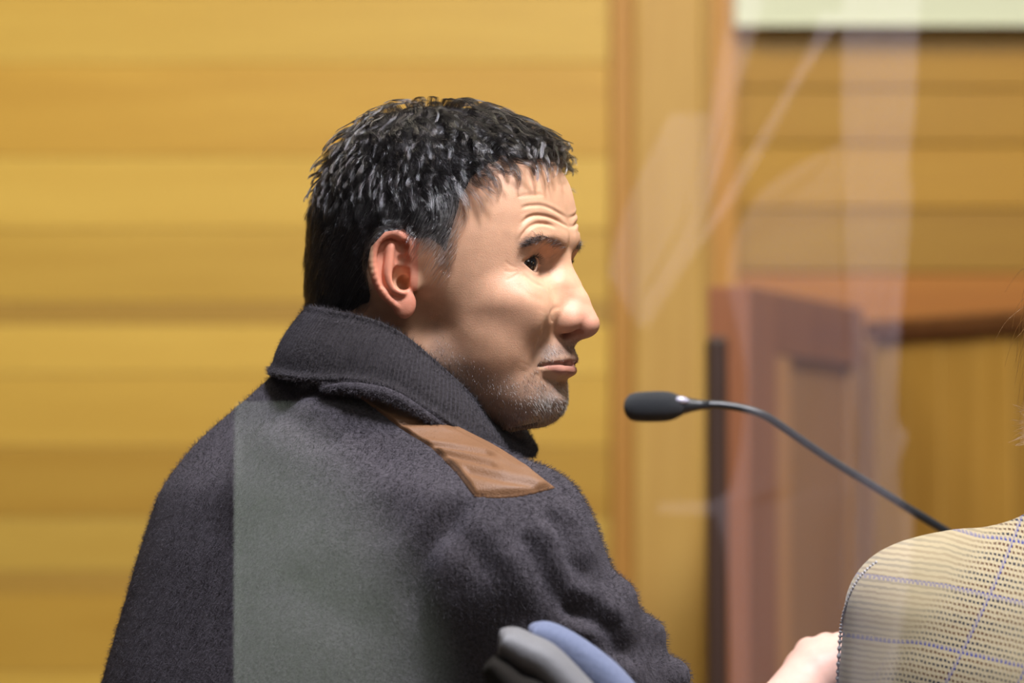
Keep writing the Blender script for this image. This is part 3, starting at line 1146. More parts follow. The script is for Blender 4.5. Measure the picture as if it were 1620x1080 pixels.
# brown quilted patch over the right shoulder
U = spline([(543, 613), (582, 618), (627, 635), (677, 657), (743, 690), (799, 718), (843, 746), (878, 772)], 90)
Lw = spline([(545, 616), (588, 646), (643, 687), (677, 709), (715, 742), (751, 787)], 90)
NV = 42
PP = []
for i in range(90):
    row = []
    for j in range(NV):
        v = j / (NV - 1)
        q = U[i] * (1 - v) + Lw[i] * v
        q = q + np.array([0, 7]) * math.sin(PI * v) * ss(i / 89, 0.85, 1)
        row.append(on_jacket(*q))
    PP.append(row)
PP = np.array(PP)
for _ in range(6):                                         # even out the ray hits
    Q = PP.copy()
    Q[1:-1, 1:-1] = (PP[:-2, 1:-1] + PP[2:, 1:-1] + PP[1:-1, :-2] + PP[1:-1, 2:]) / 4
    PP = Q
PN = J.grad(PP.reshape(-1, 3), 5).reshape(PP.shape)
ii, jj = np.meshgrid(np.linspace(0, 1, 90), np.linspace(0, 1, NV), indexing='ij')
edge = np.minimum(np.minimum(ss(ii, 0, 0.10), ss(1 - ii, 0, 0.05)), np.minimum(ss(jj, 0, 0.08), ss(1 - jj, 0, 0.08)))
wr = 0
for (i0, j0, i1, j1, a, s_) in ((0.62, 0.95, 0.74, 0.35, 1.6, .022), (0.70, 1.0, 0.83, 0.5, 1.5, .02), (0.36, 0.9, 0.47, 0.35, 1.2, .02), (0.86, 0.85, 0.95, 0.25, 1.6, .02), (0.2, 0.2, 0.5, 0.25, 0.9, .03), (0.5, 0.15, 0.8, 0.12, 1.0, .03)):
    dd, t = dist_poly(np.stack([ii.ravel(), jj.ravel() * 0.5], 1), np.array([[i0, j0 * 0.5], [i1, j1 * 0.5]]))
    wr = wr - a * np.exp(-(dd / s_) ** 2) + 0.6 * a * np.exp(-((dd - 0.045) / 0.03) ** 2)
h = 0.5 + 3.6 * edge + wr.reshape(ii.shape) * edge
PT = PP + PN * h[..., None]
ring = PP - PN * 3
PV = np.concatenate([PT.reshape(-1, 3)])
g = lambda i, j: i * NV + j
PF = [[g(i, j), g(i, j + 1), g(i + 1, j + 1), g(i + 1, j)] for i in range(89) for j in range(NV - 1)]
bd = [(i, 0) for i in range(90)] + [(89, j) for j in range(1, NV)] + [(i, NV - 1) for i in range(88, -1, -1)] + [(0, j) for j in range(NV - 2, 0, -1)]
base = len(PV)
PV = np.concatenate([PV, np.array([ring[i, j] for i, j in bd])])
for k in range(len(bd)):
    k2 = (k + 1) % len(bd)
    PF.append([g(*bd[k]), g(*bd[k2]), base + k2, base + k])
m_patch = plain('brown_nylon', (0.175, 0.080, 0.031), 0.55, 0.35, bump=0.25, bscale=900, sheen=0.1)
mesh_obj('shoulder_patch', j2w(PV), PF, m_patch, JACKET)

# ---- hand: right hand loosely closed in front of him
Hd = Field(graded([(215, 400, 1.7)]), graded([(80, 300, 1.7)]), graded([(-400, -230, 1.7)]))
wri, kn = np.array([258., 132, -345]), []
Hd.cone((225, 84, -358), wri, 27, 25, 12)
pal = np.array([298., 178, -300])
Hd.cone(wri, pal, 24, 22, 14)
ax_f = np.array([0.62, 0.48, 0.62]); ax_f /= np.linalg.norm(ax_f)      # wrist to knuckles
ax_s = np.array([0.55, -0.83, 0.10]); ax_s -= ax_f * (ax_s @ ax_f); ax_s /= np.linalg.norm(ax_s)
ax_n = np.cross(ax_f, ax_s)
for q, (off, l1, l2, l3, r) in enumerate(((-30, 40, 25, 18, 10), (-10, 44, 28, 20, 10.5), (11, 41, 26, 19, 10), (30, 32, 20, 16, 9))):
    k0 = pal + ax_s * off + ax_f * (18 - abs(off + 6) * 0.15)
    Hd.cone(pal + ax_s * off * 0.5 - ax_f * 8, k0, 16, 12, 10)
    sgn = 1 if ax_n[0] > 0 else -1
    nn_ = ax_n * sgn
    k1 = k0 + (ax_f * 0.35 + nn_ * 0.94) * l1 * 0.8
    k2 = k1 + (-ax_f * 0.75 + nn_ * 0.5) * l2 * 0.85
    k3 = k2 + (-ax_f * 0.8 - nn_ * 0.6) * l3 * 0.8
    Hd.chain([k0, k1, k2, k3], [11, r, r - 1, r - 2], 2)
    Hd.ell(k0 - nn_ * 3 + ax_f * 3, (10.5, 10.5, 10.5), 3)
t0 = wri + (pal - wri) * 0.35 + ax_s * -22
Hd.chain([t0, t0 - ax_s * 22 + ax_f * 26 + nn_ * 14, t0 - ax_s * 20 + ax_f * 50 + nn_ * 34, t0 - ax_s * 8 + ax_f * 58 + nn_ * 52], [15, 12.5, 11, 9.5], 5)
hv, hf = Hd.mesh()
hv = hv + np.array([-8, 0, 11])
hv = smooth(hv, hf, 2)
hand = mesh_obj('hand', j2w(hv), hf, m_skin, MAN)
set_tint(hand, np.tile([0.66, 0.40, 0.32], (len(hv), 1)))
# ------------------------------------------------------------------ the setting
m_plank = [wood('plank_honey_%s' % n, c1, c2, (1.2, 1, 14), 0.4) for n, c1, c2 in
           (('a', (0.47, 0.285, 0.045), (0.53, 0.335, 0.058)), ('b', (0.50, 0.315, 0.054), (0.55, 0.36, 0.068)), ('c', (0.44, 0.25, 0.035), (0.50, 0.30, 0.047)), ('d', (0.36, 0.21, 0.038), (0.42, 0.25, 0.047)))]
m_amber = wood('plank_amber', (0.33, 0.17, 0.014), (0.38, 0.21, 0.02), (1.2, 1, 14))
m_amber2 = wood('plank_orange', (0.36, 0.13, 0.014), (0.42, 0.165, 0.018), (1.2, 1, 14))
m_trim = wood('trim_wood', (0.40, 0.235, 0.055), (0.48, 0.305, 0.08), (14, 14, 1))
m_trim2 = wood('trim_wood_dark', (0.42, 0.20, 0.035), (0.48, 0.25, 0.05), (14, 14, 1))
m_board = wood('board_wood', (0.36, 0.20, 0.034), (0.44, 0.255, 0.05), (12, 12, 0.8))
m_brown = wood('brown_wood', (0.20, 0.075, 0.035), (0.27, 0.11, 0.055), (10, 10, 0.8))
m_brown_l = wood('brown_wood_light', (0.36, 0.18, 0.07), (0.44, 0.235, 0.10), (10, 10, 0.8))
m_panel = wood('panel_wood', (0.29, 0.15, 0.055), (0.34, 0.185, 0.075), (10, 10, 0.8))
m_dark = wood('dark_wood', (0.035, 0.018, 0.013), (0.06, 0.03, 0.02), (10, 10, 0.8))
m_rail = wood('rail_wood', (0.10, 0.038, 0.010), (0.14, 0.056, 0.016), (1, 10, 10))
m_backing = plain('wall_backing', (0.10, 0.055, 0.015), 0.8)

YW = 3.0                                                   # the planked wall
wl = empty('wall_back', (-0.4, YW + 0.06, 0))
wl['kind'] = 'structure'


def piece(name, b, mat, parent, bev=0.0012):
    V, F = box(*b, bev)
    return mesh_obj(name, V, F, mat, parent, smooth=False)


def wx(px, Y=YW): return at(px, 540, Y)[0]
def wz(py, Y=YW): return at(810, py, Y)[2]


piece('backing', (-3.6, 3.4, YW + 0.03, YW + 0.09, 0, 2.9), m_backing, wl)
# horizontal planks left of the post, courses read off the photograph, then carried on above and below
cuts = [1190, 1065, 936, 905, 818, 705, 592, 478 + 34, 478, 362, 248, 100, -10, -120, -240]
cols = [0, 2, 3, 1, 2, 0, 1, 3, 0, 1, 2, 1, 0, 1]
zc = [wz(c) for c in cuts]
r4 = random.Random(4)
for i in range(len(zc) - 1):
    x = -3.6
    brk = [-3.6 + r4.uniform(0.6, 1.6), r4.uniform(-1.9, -1.3), wx(967)]
    x0 = -3.6
    for x1 in sorted(brk):
        dy = r4.uniform(0, 0.0015)
        piece('plank', (x0 + 0.0008, x1 - 0.0008, YW - dy, YW + 0.03, zc[i] + 0.0004, zc[i + 1] - 0.0004), m_plank[cols[i % len(cols)]], wl)
        x0 = x1
for i in range(7):                                         # below the frame
    z1 = zc[0] - 0.105 * i
    piece('plank', (-3.6, wx(967), YW, YW + 0.03, max(0.1, z1 - 0.104), z1 - 0.001), m_plank[i % 3], wl)
# planks right of the post
cuts_r = [520, 432, 330, 228, 140, 62, 30, -60, -160, -240]
for i in range(len(cuts_r) - 1):
    piece('plank', (wx(1150), 3.4, YW, YW + 0.03, wz(cuts_r[i]) + 0.0012, wz(cuts_r[i + 1]) - 0.0012), (m_amber2, m_amber, m_amber, m_amber, m_amber, m_board, m_amber, m_amber, m_amber)[i], wl)
for i in range(10):
    z1 = wz(520) - 0.105 * i
    piece('plank', (wx(1150), 3.4, YW, YW + 0.03, max(0.05, z1 - 0.104), z1 - 0.001), m_amber, wl)
# the pilaster and its mouldings
post = empty('trim_1', (wx(1050), YW, 0)); post['kind'] = 'structure'
piece('moulding', (wx(968), wx(1002), YW - 0.012, YW + 0.03, 0, 2.9), m_trim2, post)
piece('board', (wx(1002), wx(1112), YW - 0.03, YW + 0.03, 0, 2.9), m_trim, post, 0.006)
piece('moulding', (wx(1112), wx(1124), YW - 0.022, YW + 0.03, 0, 2.9), m_trim, post)
piece('moulding', (wx(1124), wx(1166), YW - 0.014, YW + 0.03, 0, 2.9), m_trim2, post)
m_floor = wood('floor_wood', (0.12, 0.06, 0.03), (0.18, 0.09, 0.045), (1, 12, 1))
fl = piece('floor', (-3.6, 3.4, -5.6, YW + 0.09, -0.06, 0), plain('carpet', (0.13, 0.10, 0.085), 0.95, 0.1, bump=0.6, bscale=300), None, 0)
fl['kind'] = 'structure'
bb = piece('baseboard_back', (-3.6, 3.4, YW - 0.016, YW - 0.001, 0, 0.1), m_rail, None, 0.002)
bb['kind'] = 'structure'

# projection screen hanging in front of the wall
scr = empty('projection_screen', (wx(1500, 2.97), 2.97, wz(47, 2.97)), 'pale greenish white projection screen hanging high on the wall', 'screen')
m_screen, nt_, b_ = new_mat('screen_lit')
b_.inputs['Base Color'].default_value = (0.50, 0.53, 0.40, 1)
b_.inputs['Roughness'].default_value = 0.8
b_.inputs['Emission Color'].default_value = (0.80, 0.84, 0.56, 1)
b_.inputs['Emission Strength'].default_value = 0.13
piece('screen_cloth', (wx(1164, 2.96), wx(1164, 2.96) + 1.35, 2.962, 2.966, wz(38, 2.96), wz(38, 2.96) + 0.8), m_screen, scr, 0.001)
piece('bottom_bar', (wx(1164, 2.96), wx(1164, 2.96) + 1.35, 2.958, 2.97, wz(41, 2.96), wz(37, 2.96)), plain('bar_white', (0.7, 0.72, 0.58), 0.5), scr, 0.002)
piece('top_case', (wx(1164, 2.96) - 0.02, wx(1164, 2.96) + 1.37, 2.91, 2.985, wz(38, 2.96) + 0.8, wz(38, 2.96) + 0.88), plain('case_white', (0.7, 0.7, 0.68), 0.4), scr, 0.01)


def slab(name, A, B, zb, za0, za1, thick, mat, parent, bev=0.002):
    """upright board from plan point A to plan point B, its top running from za0 to za1"""
    A, B = np.array(A, float), np.array(B, float)
    n = np.array([-(B - A)[1], (B - A)[0]]); n = n / np.linalg.norm(n) * thick / 2
    V = []
    for s in (-1, 1):
        for P, za in ((A, za0), (B, za1)):
            for z in (zb, za):
                V.append([P[0] + s * n[0], P[1] + s * n[1], z])
    F = [[0, 2, 3, 1], [4, 5, 7, 6], [0, 1, 5, 4], [2, 6, 7, 3], [1, 3, 7, 5], [0, 4, 6, 2]]
    import bmesh
    bm = bmesh.new()
    vs = [bm.verts.new(v) for v in V]
    for f in F: bm.faces.new([vs[i] for i in f])
    bmesh.ops.recalc_face_normals(bm, faces=bm.faces)
    bmesh.ops.bevel(bm, geom=list(bm.edges), offset=bev, segments=2, affect='EDGES', profile=0.5)
    V = np.array([v.co[:] for v in bm.verts]); bm.verts.index_update()
    F = [[v.index for v in f.verts] for f in bm.faces]; bm.free()
    return mesh_obj(name, V, F, mat, parent, smooth=False)


# brown wooden stand, seen along its panel, with a dark post at its front
def at_xy(px, Y): return at(px, 540, Y)[:2]
Ya, Yb = 2.10, 2.66
za = at(1152, 452, Ya)[2]
stand = empty('witness_stand', (*at_xy(1240, 2.4), 0), 'tall reddish brown wooden stand with a sloping top and a dark front post', 'stand')
A, Bq = np.array(at_xy(1152, Ya)), np.array(at_xy(1342, Yb))
lerp = lambda t: A + (Bq - A) * t
slab('stile', lerp(0), lerp(0.22), 0, za, za, 0.05, m_brown, stand)
slab('stile', lerp(0.22), lerp(0.36), 0, za - 0.075, za - 0.075, 0.042, m_brown_l, stand)
slab('panel', lerp(0.36), lerp(0.9), 0.1, za - 0.075, za - 0.075, 0.02, m_panel, stand)
slab('top_rail', lerp(0.22), lerp(0.98), za - 0.075, za, za, 0.046, m_brown, stand)
slab('stile', lerp(0.9), lerp(1), 0, za - 0.075, za - 0.075, 0.046, m_panel, stand)
slab('side_board', Bq, np.array(at_xy(1395, 2.75)), 0, za - 0.02, za - 0.02, 0.03, m_brown_l, stand)
slab('post', at_xy(1117, 1.9), at_xy(1150, 1.9), 0, at(1130, 533, 1.9)[2], at(1130, 533, 1.9)[2], 0.05, m_dark, stand, 0.006)

# bench front of upright boards under a dark rail
bench = empty('bench_front', (*at_xy(1560, 2.5), 0), 'honey wood bench front of upright boards under a dark handrail', 'bench')
P0, P1 = np.array(at_xy(1392, 2.62)), np.array(at_xy(1850, 2.12))
h0, h1 = at(1392, 522, 2.62)[2], at(1850, 494, 2.12)[2]
hm_ = (h0 + h1) / 2
nb = 8
for i in range(nb):
    a, b = P0 + (P1 - P0) * (i / nb + 0.002), P0 + (P1 - P0) * ((i + 1) / nb - 0.002)
    slab('board', a, b, 0, hm_ - 0.008, hm_ - 0.008, 0.022 + 0.002 * (i % 2), m_board, bench)
slab('rail', P0, P1, hm_ - 0.012, hm_ + 0.012, hm_ + 0.012, 0.05, m_rail, bench, 0.004)

# ------------------------------------------------------------------ desk and microphone
m_desk = wood('desk_wood', (0.33, 0.17, 0.05), (0.42, 0.24, 0.08), (1, 10, 10))
desk = empty('desk', (0.75, 0.5, 0), 'long honey wood desk in front of the man carrying the microphone', 'desk')
piece('desk_top', (-0.15, 1.75, 0.33, 0.95, 0.72, 0.75), m_desk, desk, 0.006)
piece('desk_panel', (-0.12, 1.72, 0.86, 0.89, 0.0, 0.72), m_desk, desk)
for x in (-0.12, 1.69):
    piece('desk_side', (x, x + 0.03, 0.36, 0.86, 0.0, 0.72), m_desk, desk)

mic_pts = [(1092, 639, .34), (1110, 639.5, .34), (1140, 640.5, .34), (1172, 645, .34), (1205, 655, .34), (1232, 671, .345), (1262, 692, .35), (1320, 731, .36), (1390, 774, .37), (1455, 815, .38), (1520, 855, .40), (1570, 890, .42), (1610, 930, .44), (1630, 985, .46)]
path = [at(a, b, c) for a, b, c in mic_pts]
end = at(1634, 1060, 0.47)
end2 = np.array([end[0], end[1], 0.775])
path = spline(path + [end, end2], 120)
MIC = empty('gooseneck_microphone', (end2[0], end2[1], 0.75), 'black gooseneck microphone with a foam windscreen bent toward the man', 'microphone')
m_blk = plain('mic_black', (0.018, 0.02, 0.022), 0.38, 0.5)
m_foam = plain('mic_foam', (0.022, 0.024, 0.027), 0.9, 0.25, bump=0.8, bscale=1500, sheen=0.15)
V, F = tube(path, [0.0033 + 0.0004 * (i > 70) for i in range(120)], 20)
mesh_obj('gooseneck', V, F, m_blk, MIC)
ws = [(986.5, 1), (988, 9), (991, 15), (997, 20.5), (1006, 23), (1020, 24), (1040, 24.4), (1056, 23.5), (1066, 21), (1074, 17.2), (1080, 14), (1083, 11.5)]
mm = 3.94 / 7722 * 1.0
pth = [at(a, 644 - (a - 988) * 0.022, .34) for a, _ in ws]
V, F = tube(pth, [r * mm for _, r in ws], 40)
mesh_obj('windscreen', V, F, m_foam, MIC)
nk = [(1072, 17.4), (1078, 14.5), (1086, 13), (1096, 10.5), (1108, 8), (1122, 7)]
V, F = tube([at(a, 641.5 - (a - 1072) * 0.03, .34) for a, _ in nk], [r * mm for _, r in nk], 32)
mesh_obj('neck_sleeve', V, F, m_blk, MIC)
# small silver badge lying on the sleeve
V, F = tube([at(1068, 632, .3335), at(1071, 632.2, .333), at(1079, 633, .3335), at(1088, 634.5, .3345), at(1091, 635, .335)], [0.0006, 0.0024, 0.003, 0.0018, 0.0004], 16)
mesh_obj('badge', V, F, plain('badge_silver', (0.62, 0.60, 0.72), 0.3, 0.6, 0.3), MIC)
bs = [(0.0, 0.06), (0.008, 0.06), (0.014, 0.055), (0.02, 0.03), (0.03, 0.012), (0.05, 0.008)]
V, F = tube([np.array([end2[0], end2[1], 0.7505 + h]) for h, _ in bs], [r for _, r in bs], 40)
mesh_obj('base', V, F, m_blk, MIC)

# ------------------------------------------------------------------ his swivel chair: grey shell, blue upholstery
CH = empty('office_chair', (-0.02, -0.22, 0), 'office chair with a grey shell and blue upholstered back beside the man', 'chair')
YC = -0.36


def padded_strip(path_px, rad_mm, half_depth, Y, name, mat, parent, n=60, m=40):
    """upholstered strip: a flat rounded section swept along a path given in the x-z plane"""
    P = spline([at(a, c, Y) for a, c in path_px], n)
    rad = np.interp(np.linspace(0, 1, n), np.linspace(0, 1, len(rad_mm)), rad_mm) / 1000
    T = np.gradient(P, axis=0); T /= np.linalg.norm(T, axis=1)[:, None]
    V, F = [], []
    for i in range(n):
        nn = np.array([-T[i][2], 0, T[i][0]])
        hd = half_depth * min(1.0, 0.72 + 0.28 * (i / 8))
        for k in range(m):
            a = 2 * PI * k / m
            c, s = math.cos(a), math.sin(a)
            c2 = math.copysign(abs(c) ** 0.75, c); s2 = math.copysign(abs(s) ** 0.45, s)
            V.append(P[i] + nn * rad[i] * c2 + np.array([0, 1, 0]) * hd * s2)
    for i in range(n - 1):
        for k in range(m):
            F.append([i * m + k, (i + 1) * m + k, (i + 1) * m + (k + 1) % m, i * m + (k + 1) % m])
    F.append(list(range(m))); F.append([(n - 1) * m + k for k in range(m)][::-1])
    return mesh_obj(name, np.array(V), F, mat, parent)


m_blue = fleece('blue_upholstery', (0.145, 0.17, 0.255), (0.20, 0.23, 0.335))
m_shell = plain('grey_shell', (0.165, 0.163, 0.168), 0.6, 0.3, bump=0.2, bscale=400)
m_shellb = plain('shell_back', (0.014, 0.012, 0.010), 0.9, 0.05)
padded_strip([(836, 1001), (841, 1001), (851, 1005), (870, 1014), (899, 1032), (935, 1060), (971, 1094), (1050, 1195), (1110, 1300)], [2, 7, 10.5, 12.5, 13.5, 14.5, 14.5, 14.5, 14.5], 0.05, YC, 'back_cushion', m_blue, CH)
padded_strip([(789, 1012), (794, 1013), (807, 1019), (830, 1032), (858, 1047), (893, 1081), (950, 1145), (1015, 1235), (1070, 1320)], [5, 9, 12, 13.5, 14, 14, 14, 14, 14], 0.07, YC - 0.05, 'back_shell', m_shell, CH)
padded_strip([(772, 1046), (776, 1050), (790, 1066), (815, 1090), (850, 1108), (905, 1170), (970, 1250), (1030, 1330)], [3, 7, 10, 12, 13, 13, 13, 13], 0.07, YC - 0.07, 'back_cover', m_shellb, CH)
piece('seat', (-0.12, 0.24, -0.62, -0.2, 0.42, 0.5), m_blue, CH, 0.03)
V, F = tube([np.array([0.08, -0.4, z]) for z in (0.08, 0.2, 0.42)], [0.03, 0.028, 0.028], 20)
mesh_obj('gas_post', V, F, m_shellb, CH)
slab('back_bar', (0.12, -0.42), (0.16, -0.42), 0.44, 0.86, 0.86, 0.05, m_shellb, CH)
for k in range(5):
    a = 2 * PI * k / 5
    e = np.array([0.08 + 0.3 * math.cos(a), -0.4 + 0.3 * math.sin(a), 0.07])
    V, F = tube([np.array([0.08, -0.4, 0.1]), (np.array([0.08, -0.4, 0.1]) + e) / 2, e], [0.025, 0.02, 0.016], 12)
    lg = mesh_obj('leg', V, F, m_shellb, CH)
    V, F = tube([e + np.array([-0.012, 0, -0.04]), e + np.array([0.012, 0, -0.04])], [0.03, 0.03], 20)
    mesh_obj('caster', V, F, m_shellb, lg)

# ------------------------------------------------------------------ the second person: plaid blazer at the right edge
Y2 = -0.16
S2 = at(1780, 900, Y2)
B2 = empty('person', (S2[0], Y2, 0), 'person in a cream plaid blazer seen from behind at the right edge', 'person')
sc2 = 3.44 / 7722


def p2(px, py, y=0.0):
    return (at(px, py, Y2) - np.array([S2[0], Y2, S2[2]])) * 1000 + np.array([0, y, 0])


K = Field(graded([(-280, 300, 4)]), graded([(-150, 170, 5)]), graded([(-520, 60, 4)]))
X, Y, Z = np.meshgrid(K.x, K.y, K.z, indexing='ij', sparse=True)
zz = K.z.astype(float)
g2 = lambda zs, vs: spl(zz, zs, vs)[None, None, :].astype(np.float32)
zs = [30, 12, -4, -28, -68, -120, -300, -520]
a_ = g2(zs, [45, 78, 112, 145, 165, 172, 170, 165]); b_2 = g2(zs, [50, 66, 82, 95, 108, 114, 112, 112])
q = (np.abs(X / a_) ** 2.4 + np.abs(Y / b_2) ** 2.4) ** (1 / 2.4)
K.d = np.maximum((q - 1) * np.minimum(a_, b_2), np.maximum(Z - 45, -515 - Z)).astype(np.float32)
K.cone(p2(1452, 972, 0), p2(1436, 1250, 10), 52, 50, 36)
K.cone(p2(1560, 925, 0), p2(1700, 900, 0), 38, 44, 40)
K.cone(p2(1436, 1250, 10), p2(1470, 1480, 160), 50, 40, 20)
K.cone(-p2(1452, 972) * np.array([1, 0, -1]), -p2(1436, 1250) * np.array([1, 0, -1]), 52, 50, 36)
kv, kf = K.mesh()
kv = smooth(kv, kf, 4)
k2w = lambda P: np.array([S2[0], Y2, S2[2]]) + np.asarray(P) / 1000

m_plaid, nt, b = new_mat('plaid_wool')
L = nt.links.new


def math_node(op, a, c=None):
    n = nt.nodes.new('ShaderNodeMath'); n.operation = op
    for i, v in enumerate((a, c)):
        if v is None: continue
        if isinstance(v, (int, float)): n.inputs[i].default_value = v
        else: L(v, n.inputs[i])
    return n.outputs[0]


def mixc(f, c1, c2):
    n = nt.nodes.new('ShaderNodeMix'); n.data_type = 'RGBA'
    if isinstance(f, float): n.inputs[0].default_value = f
    else: L(f, n.inputs[0])
    for i, v in ((6, c1), (7, c2)):
        if isinstance(v, tuple): n.inputs[i].default_value = (*v, 1)
        else: L(v, n.inputs[i])
    return n.outputs[2]


uvn = nt.nodes.new('ShaderNodeAttribute'); uvn.attribute_name = 'weave'
sx = nt.nodes.new('ShaderNodeSeparateXYZ')
nz = nt.nodes.new('ShaderNodeTexNoise'); nz.inputs['Scale'].default_value = 60
nz.inputs['Scale'].default_value = 0.25
L(uvn.outputs['Vector'], nz.inputs['Vector'])
L(uvn.outputs['Vector'], sx.inputs[0])
wob = math_node('MULTIPLY', math_node('SUBTRACT', nz.outputs['Fac'], 0.5), 0.5)
us = math_node('ADD', math_node('MULTIPLY', sx.outputs[0], 1 / 3.0), wob)
vs_ = math_node('ADD', math_node('MULTIPLY', sx.outputs[1], 1 / 4.0), wob)
fu, fv = math_node('FRACT', us), math_node('FRACT', vs_)
row = math_node('LESS_THAN', fv, 0.46)
dash = math_node('LESS_THAN', math_node('FRACT', math_node('ADD', us, math_node('MULTIPLY', fv, 0.6))), 0.62)
sl_ = sx.outputs[2]
chk = math_node('MULTIPLY', row, math_node('ADD', math_node('MULTIPLY', dash, math_node('SUBTRACT', 1.0, sl_)), math_node('MULTIPLY', sl_, 0.42)))
col_line = math_node('MULTIPLY', math_node('LESS_THAN', fu, 0.30), math_node('MULTIPLY', math_node('SUBTRACT', 1.0, sl_), 0.45))
per_u = math_node('FRACT', math_node('MULTIPLY', sx.outputs[0], 1 / 46.0))
per_v = math_node('FRACT', math_node('MULTIPLY', sx.outputs[1], 1 / 42.0))
blue_u, blue_v = math_node('LESS_THAN', per_u, 0.055), math_node('LESS_THAN', per_v, 0.075)
bl = math_node('MAXIMUM', math_node('MULTIPLY', blue_u, math_node('SUBTRACT', 1.0, sl_)), blue_v)
fade = math_node('ADD', 0.6, math_node('MULTIPLY', math_node('ABSOLUTE', math_node('SUBTRACT', math_node('FRACT', math_node('MULTIPLY', sx.outputs[0], 1 / 92.0)), 0.5)), 1.1))
dark = mixc(math_node('GREATER_THAN', math_node('FRACT', math_node('MULTIPLY', vs_, 0.25)), 0.5), (0.022, 0.02, 0.028), (0.085, 0.04, 0.02))
dk = mixc(bl, dark, (0.03, 0.035, 0.16))
base = mixc(col_line, (0.36, 0.295, 0.175), (0.43, 0.385, 0.28))
fin = mixc(math_node('MULTIPLY', chk, math_node('MULTIPLY', fade, 0.92)), base, dk)
fin = mixc(math_node('MULTIPLY', math_node('MULTIPLY', bl, dash), 0.45), fin, (0.05, 0.06, 0.22))
L(fin, b.inputs['Base Color'])
b.inputs['Roughness'].default_value = 0.9
b.inputs['Specular IOR Level'].default_value = 0.15
b.inputs['Sheen Weight'].default_value = 0.15
BZ = mesh_obj('blazer', k2w(kv), kf, m_plaid, B2)
# the cloth's own thread directions: rows fall gently to the right, columns lean
th = math.radians(-13)
wu = kv[:, 0] * math.cos(th) + kv[:, 2] * math.sin(th) + 0.28 * (kv[:, 2]) * -1
wv = -kv[:, 0] * math.sin(th) + kv[:, 2] * math.cos(th)
kx, ky = project(k2w(kv))
bend = ss(-(kx - 1392 - (1080 - ky) * 0.76), -30, 34)      # the sleeve's own cloth: rows only
wv = wv + bend * 0.10 * np.abs(kv[:, 0] + 130)
a = BZ.data.attributes.new('weave', 'FLOAT_VECTOR', 'POINT')
a.data.foreach_set('vector', np.stack([wu, wv, bend * 0.999], 1).astype(np.float32).ravel())
# corded seam round the sleeve head
sp = spline([(1325, 1082), (1329, 1010), (1335, 972), (1348, 934), (1368, 905), (1394, 884)], 160)
sV = []
for p in sp:
    P = w2b = (CAM + ray(*p) * np.linspace(3.2, 3.7, 500)[:, None])
    dd = K.sample((P - np.array([S2[0], Y2, S2[2]])) * 1000)
    i = np.nonzero(dd < 0)[0]
    sV.append(P[i[0] if len(i) else int(np.argmin(dd))])
sV = spline(np.array(sV)[::10], 160)
V, F = tube(sV, 0.0011 + 0.0006 * np.sin(np.arange(160) * 2 * PI / 5), 10)
mesh_obj('seam_cord', V, F, plain('cord_thread', (0.36, 0.34, 0.33), 0.8, 0.2, bump=0.6, bscale=700), BZ)
# head (the same anatomy, turned away) and long brown hair reaching into the frame
hc2 = at(1850, 575, Y2 + 0.035)
ang = math.radians(75)
hp = HV[:, :] * 0.9
hw = np.stack([hc2[0] + (hp[:, 0] * math.cos(ang) - hp[:, 1] * math.sin(ang)) / 1000, hc2[1] + (hp[:, 0] * math.sin(ang) + hp[:, 1] * math.cos(ang)) / 1000, hc2[2] + hp[:, 2] / 1000], 1)
h2 = mesh_obj('head', hw, HF, m_skin, B2)
set_tint(h2, np.tile([0.64, 0.40, 0.28], (len(HV), 1)))
Hb = Field(graded([(-110, 110, 4)]), graded([(-120, 105, 4)]), graded([(-95, 140, 4)]))
Hb.ell((0, 0, 40), (92, 104, 90), 10)
Hb.cone((0, -30, 20), (0, -36, -55), 84, 66, 20)
Hb.ell((0, 112, -10), (66, 60, 90), 10, 'sub')
bv, bf = Hb.mesh()
bv = smooth(bv, bf, 3)
bw = hc2 + bv / 1000
m_brownhair = plain('brown_hair', (0.05, 0.026, 0.014), 0.5, 0.4, bump=0.8, bscale=200)
hr = mesh_obj('hair', bw, bf, m_brownhair, B2)
bn = vnormals(bv, bf)
si = rng.choice(len(bv), 2600)
r0 = bw[si]
d = bn[si] * 0.35 + np.array([0, 0, -1.0]) + rng.normal(0, 0.18, (2600, 3))
ln = 0.02 + 0.03 * rng.random((2600, 1))
FZ = np.stack([r0, r0 + d * ln * 0.5 + bn[si] * 0.006, r0 + d * ln], 1)
# a few flicked ends
fe = []
for k in range(70):
    a = at(1650 + r4.uniform(0, 40), 650 + r4.uniform(-25, 25), Y2)
    e = at(1595 + 24 * r4.random() ** 0.6, 665 + r4.uniform(-30, 40), Y2 + r4.uniform(-.01, .01))
    fe.append([a, (a + e) / 2 + np.array([0.004, 0, -0.004]), e])
FZ = np.concatenate([FZ, np.array(fe)])
tag(curves_obj('hair_strands', FZ, 0.00015, np.array([0.07, 0.035, 0.018]), m_hair, hr), kind='stuff')

# trousers and shoes, below the frame
def legs(name, hip, parent, mat, f):
    P = Field(graded([(-400, 700, 12)]), graded([(-500, 700, 12)]), graded([(40, 640, 12)]))
    r = np.array([f[1], -f[0]])
    for s in (-1, 1):
        h = np.array([hip[0] + r[0] * 95 * s, hip[1] + r[1] * 95 * s, 570])
        k = h + np.array([f[0] * 400, f[1] * 400, -30]); a = k + np.array([f[0] * 20, f[1] * 20, -450])
        P.cone(h, k, 85, 62, 30); P.cone(k, a, 60, 42, 20)
    P.ell((hip[0], hip[1], 560), (150, 150, 90), 30)
    v, fc = P.mesh()
    return v, fc


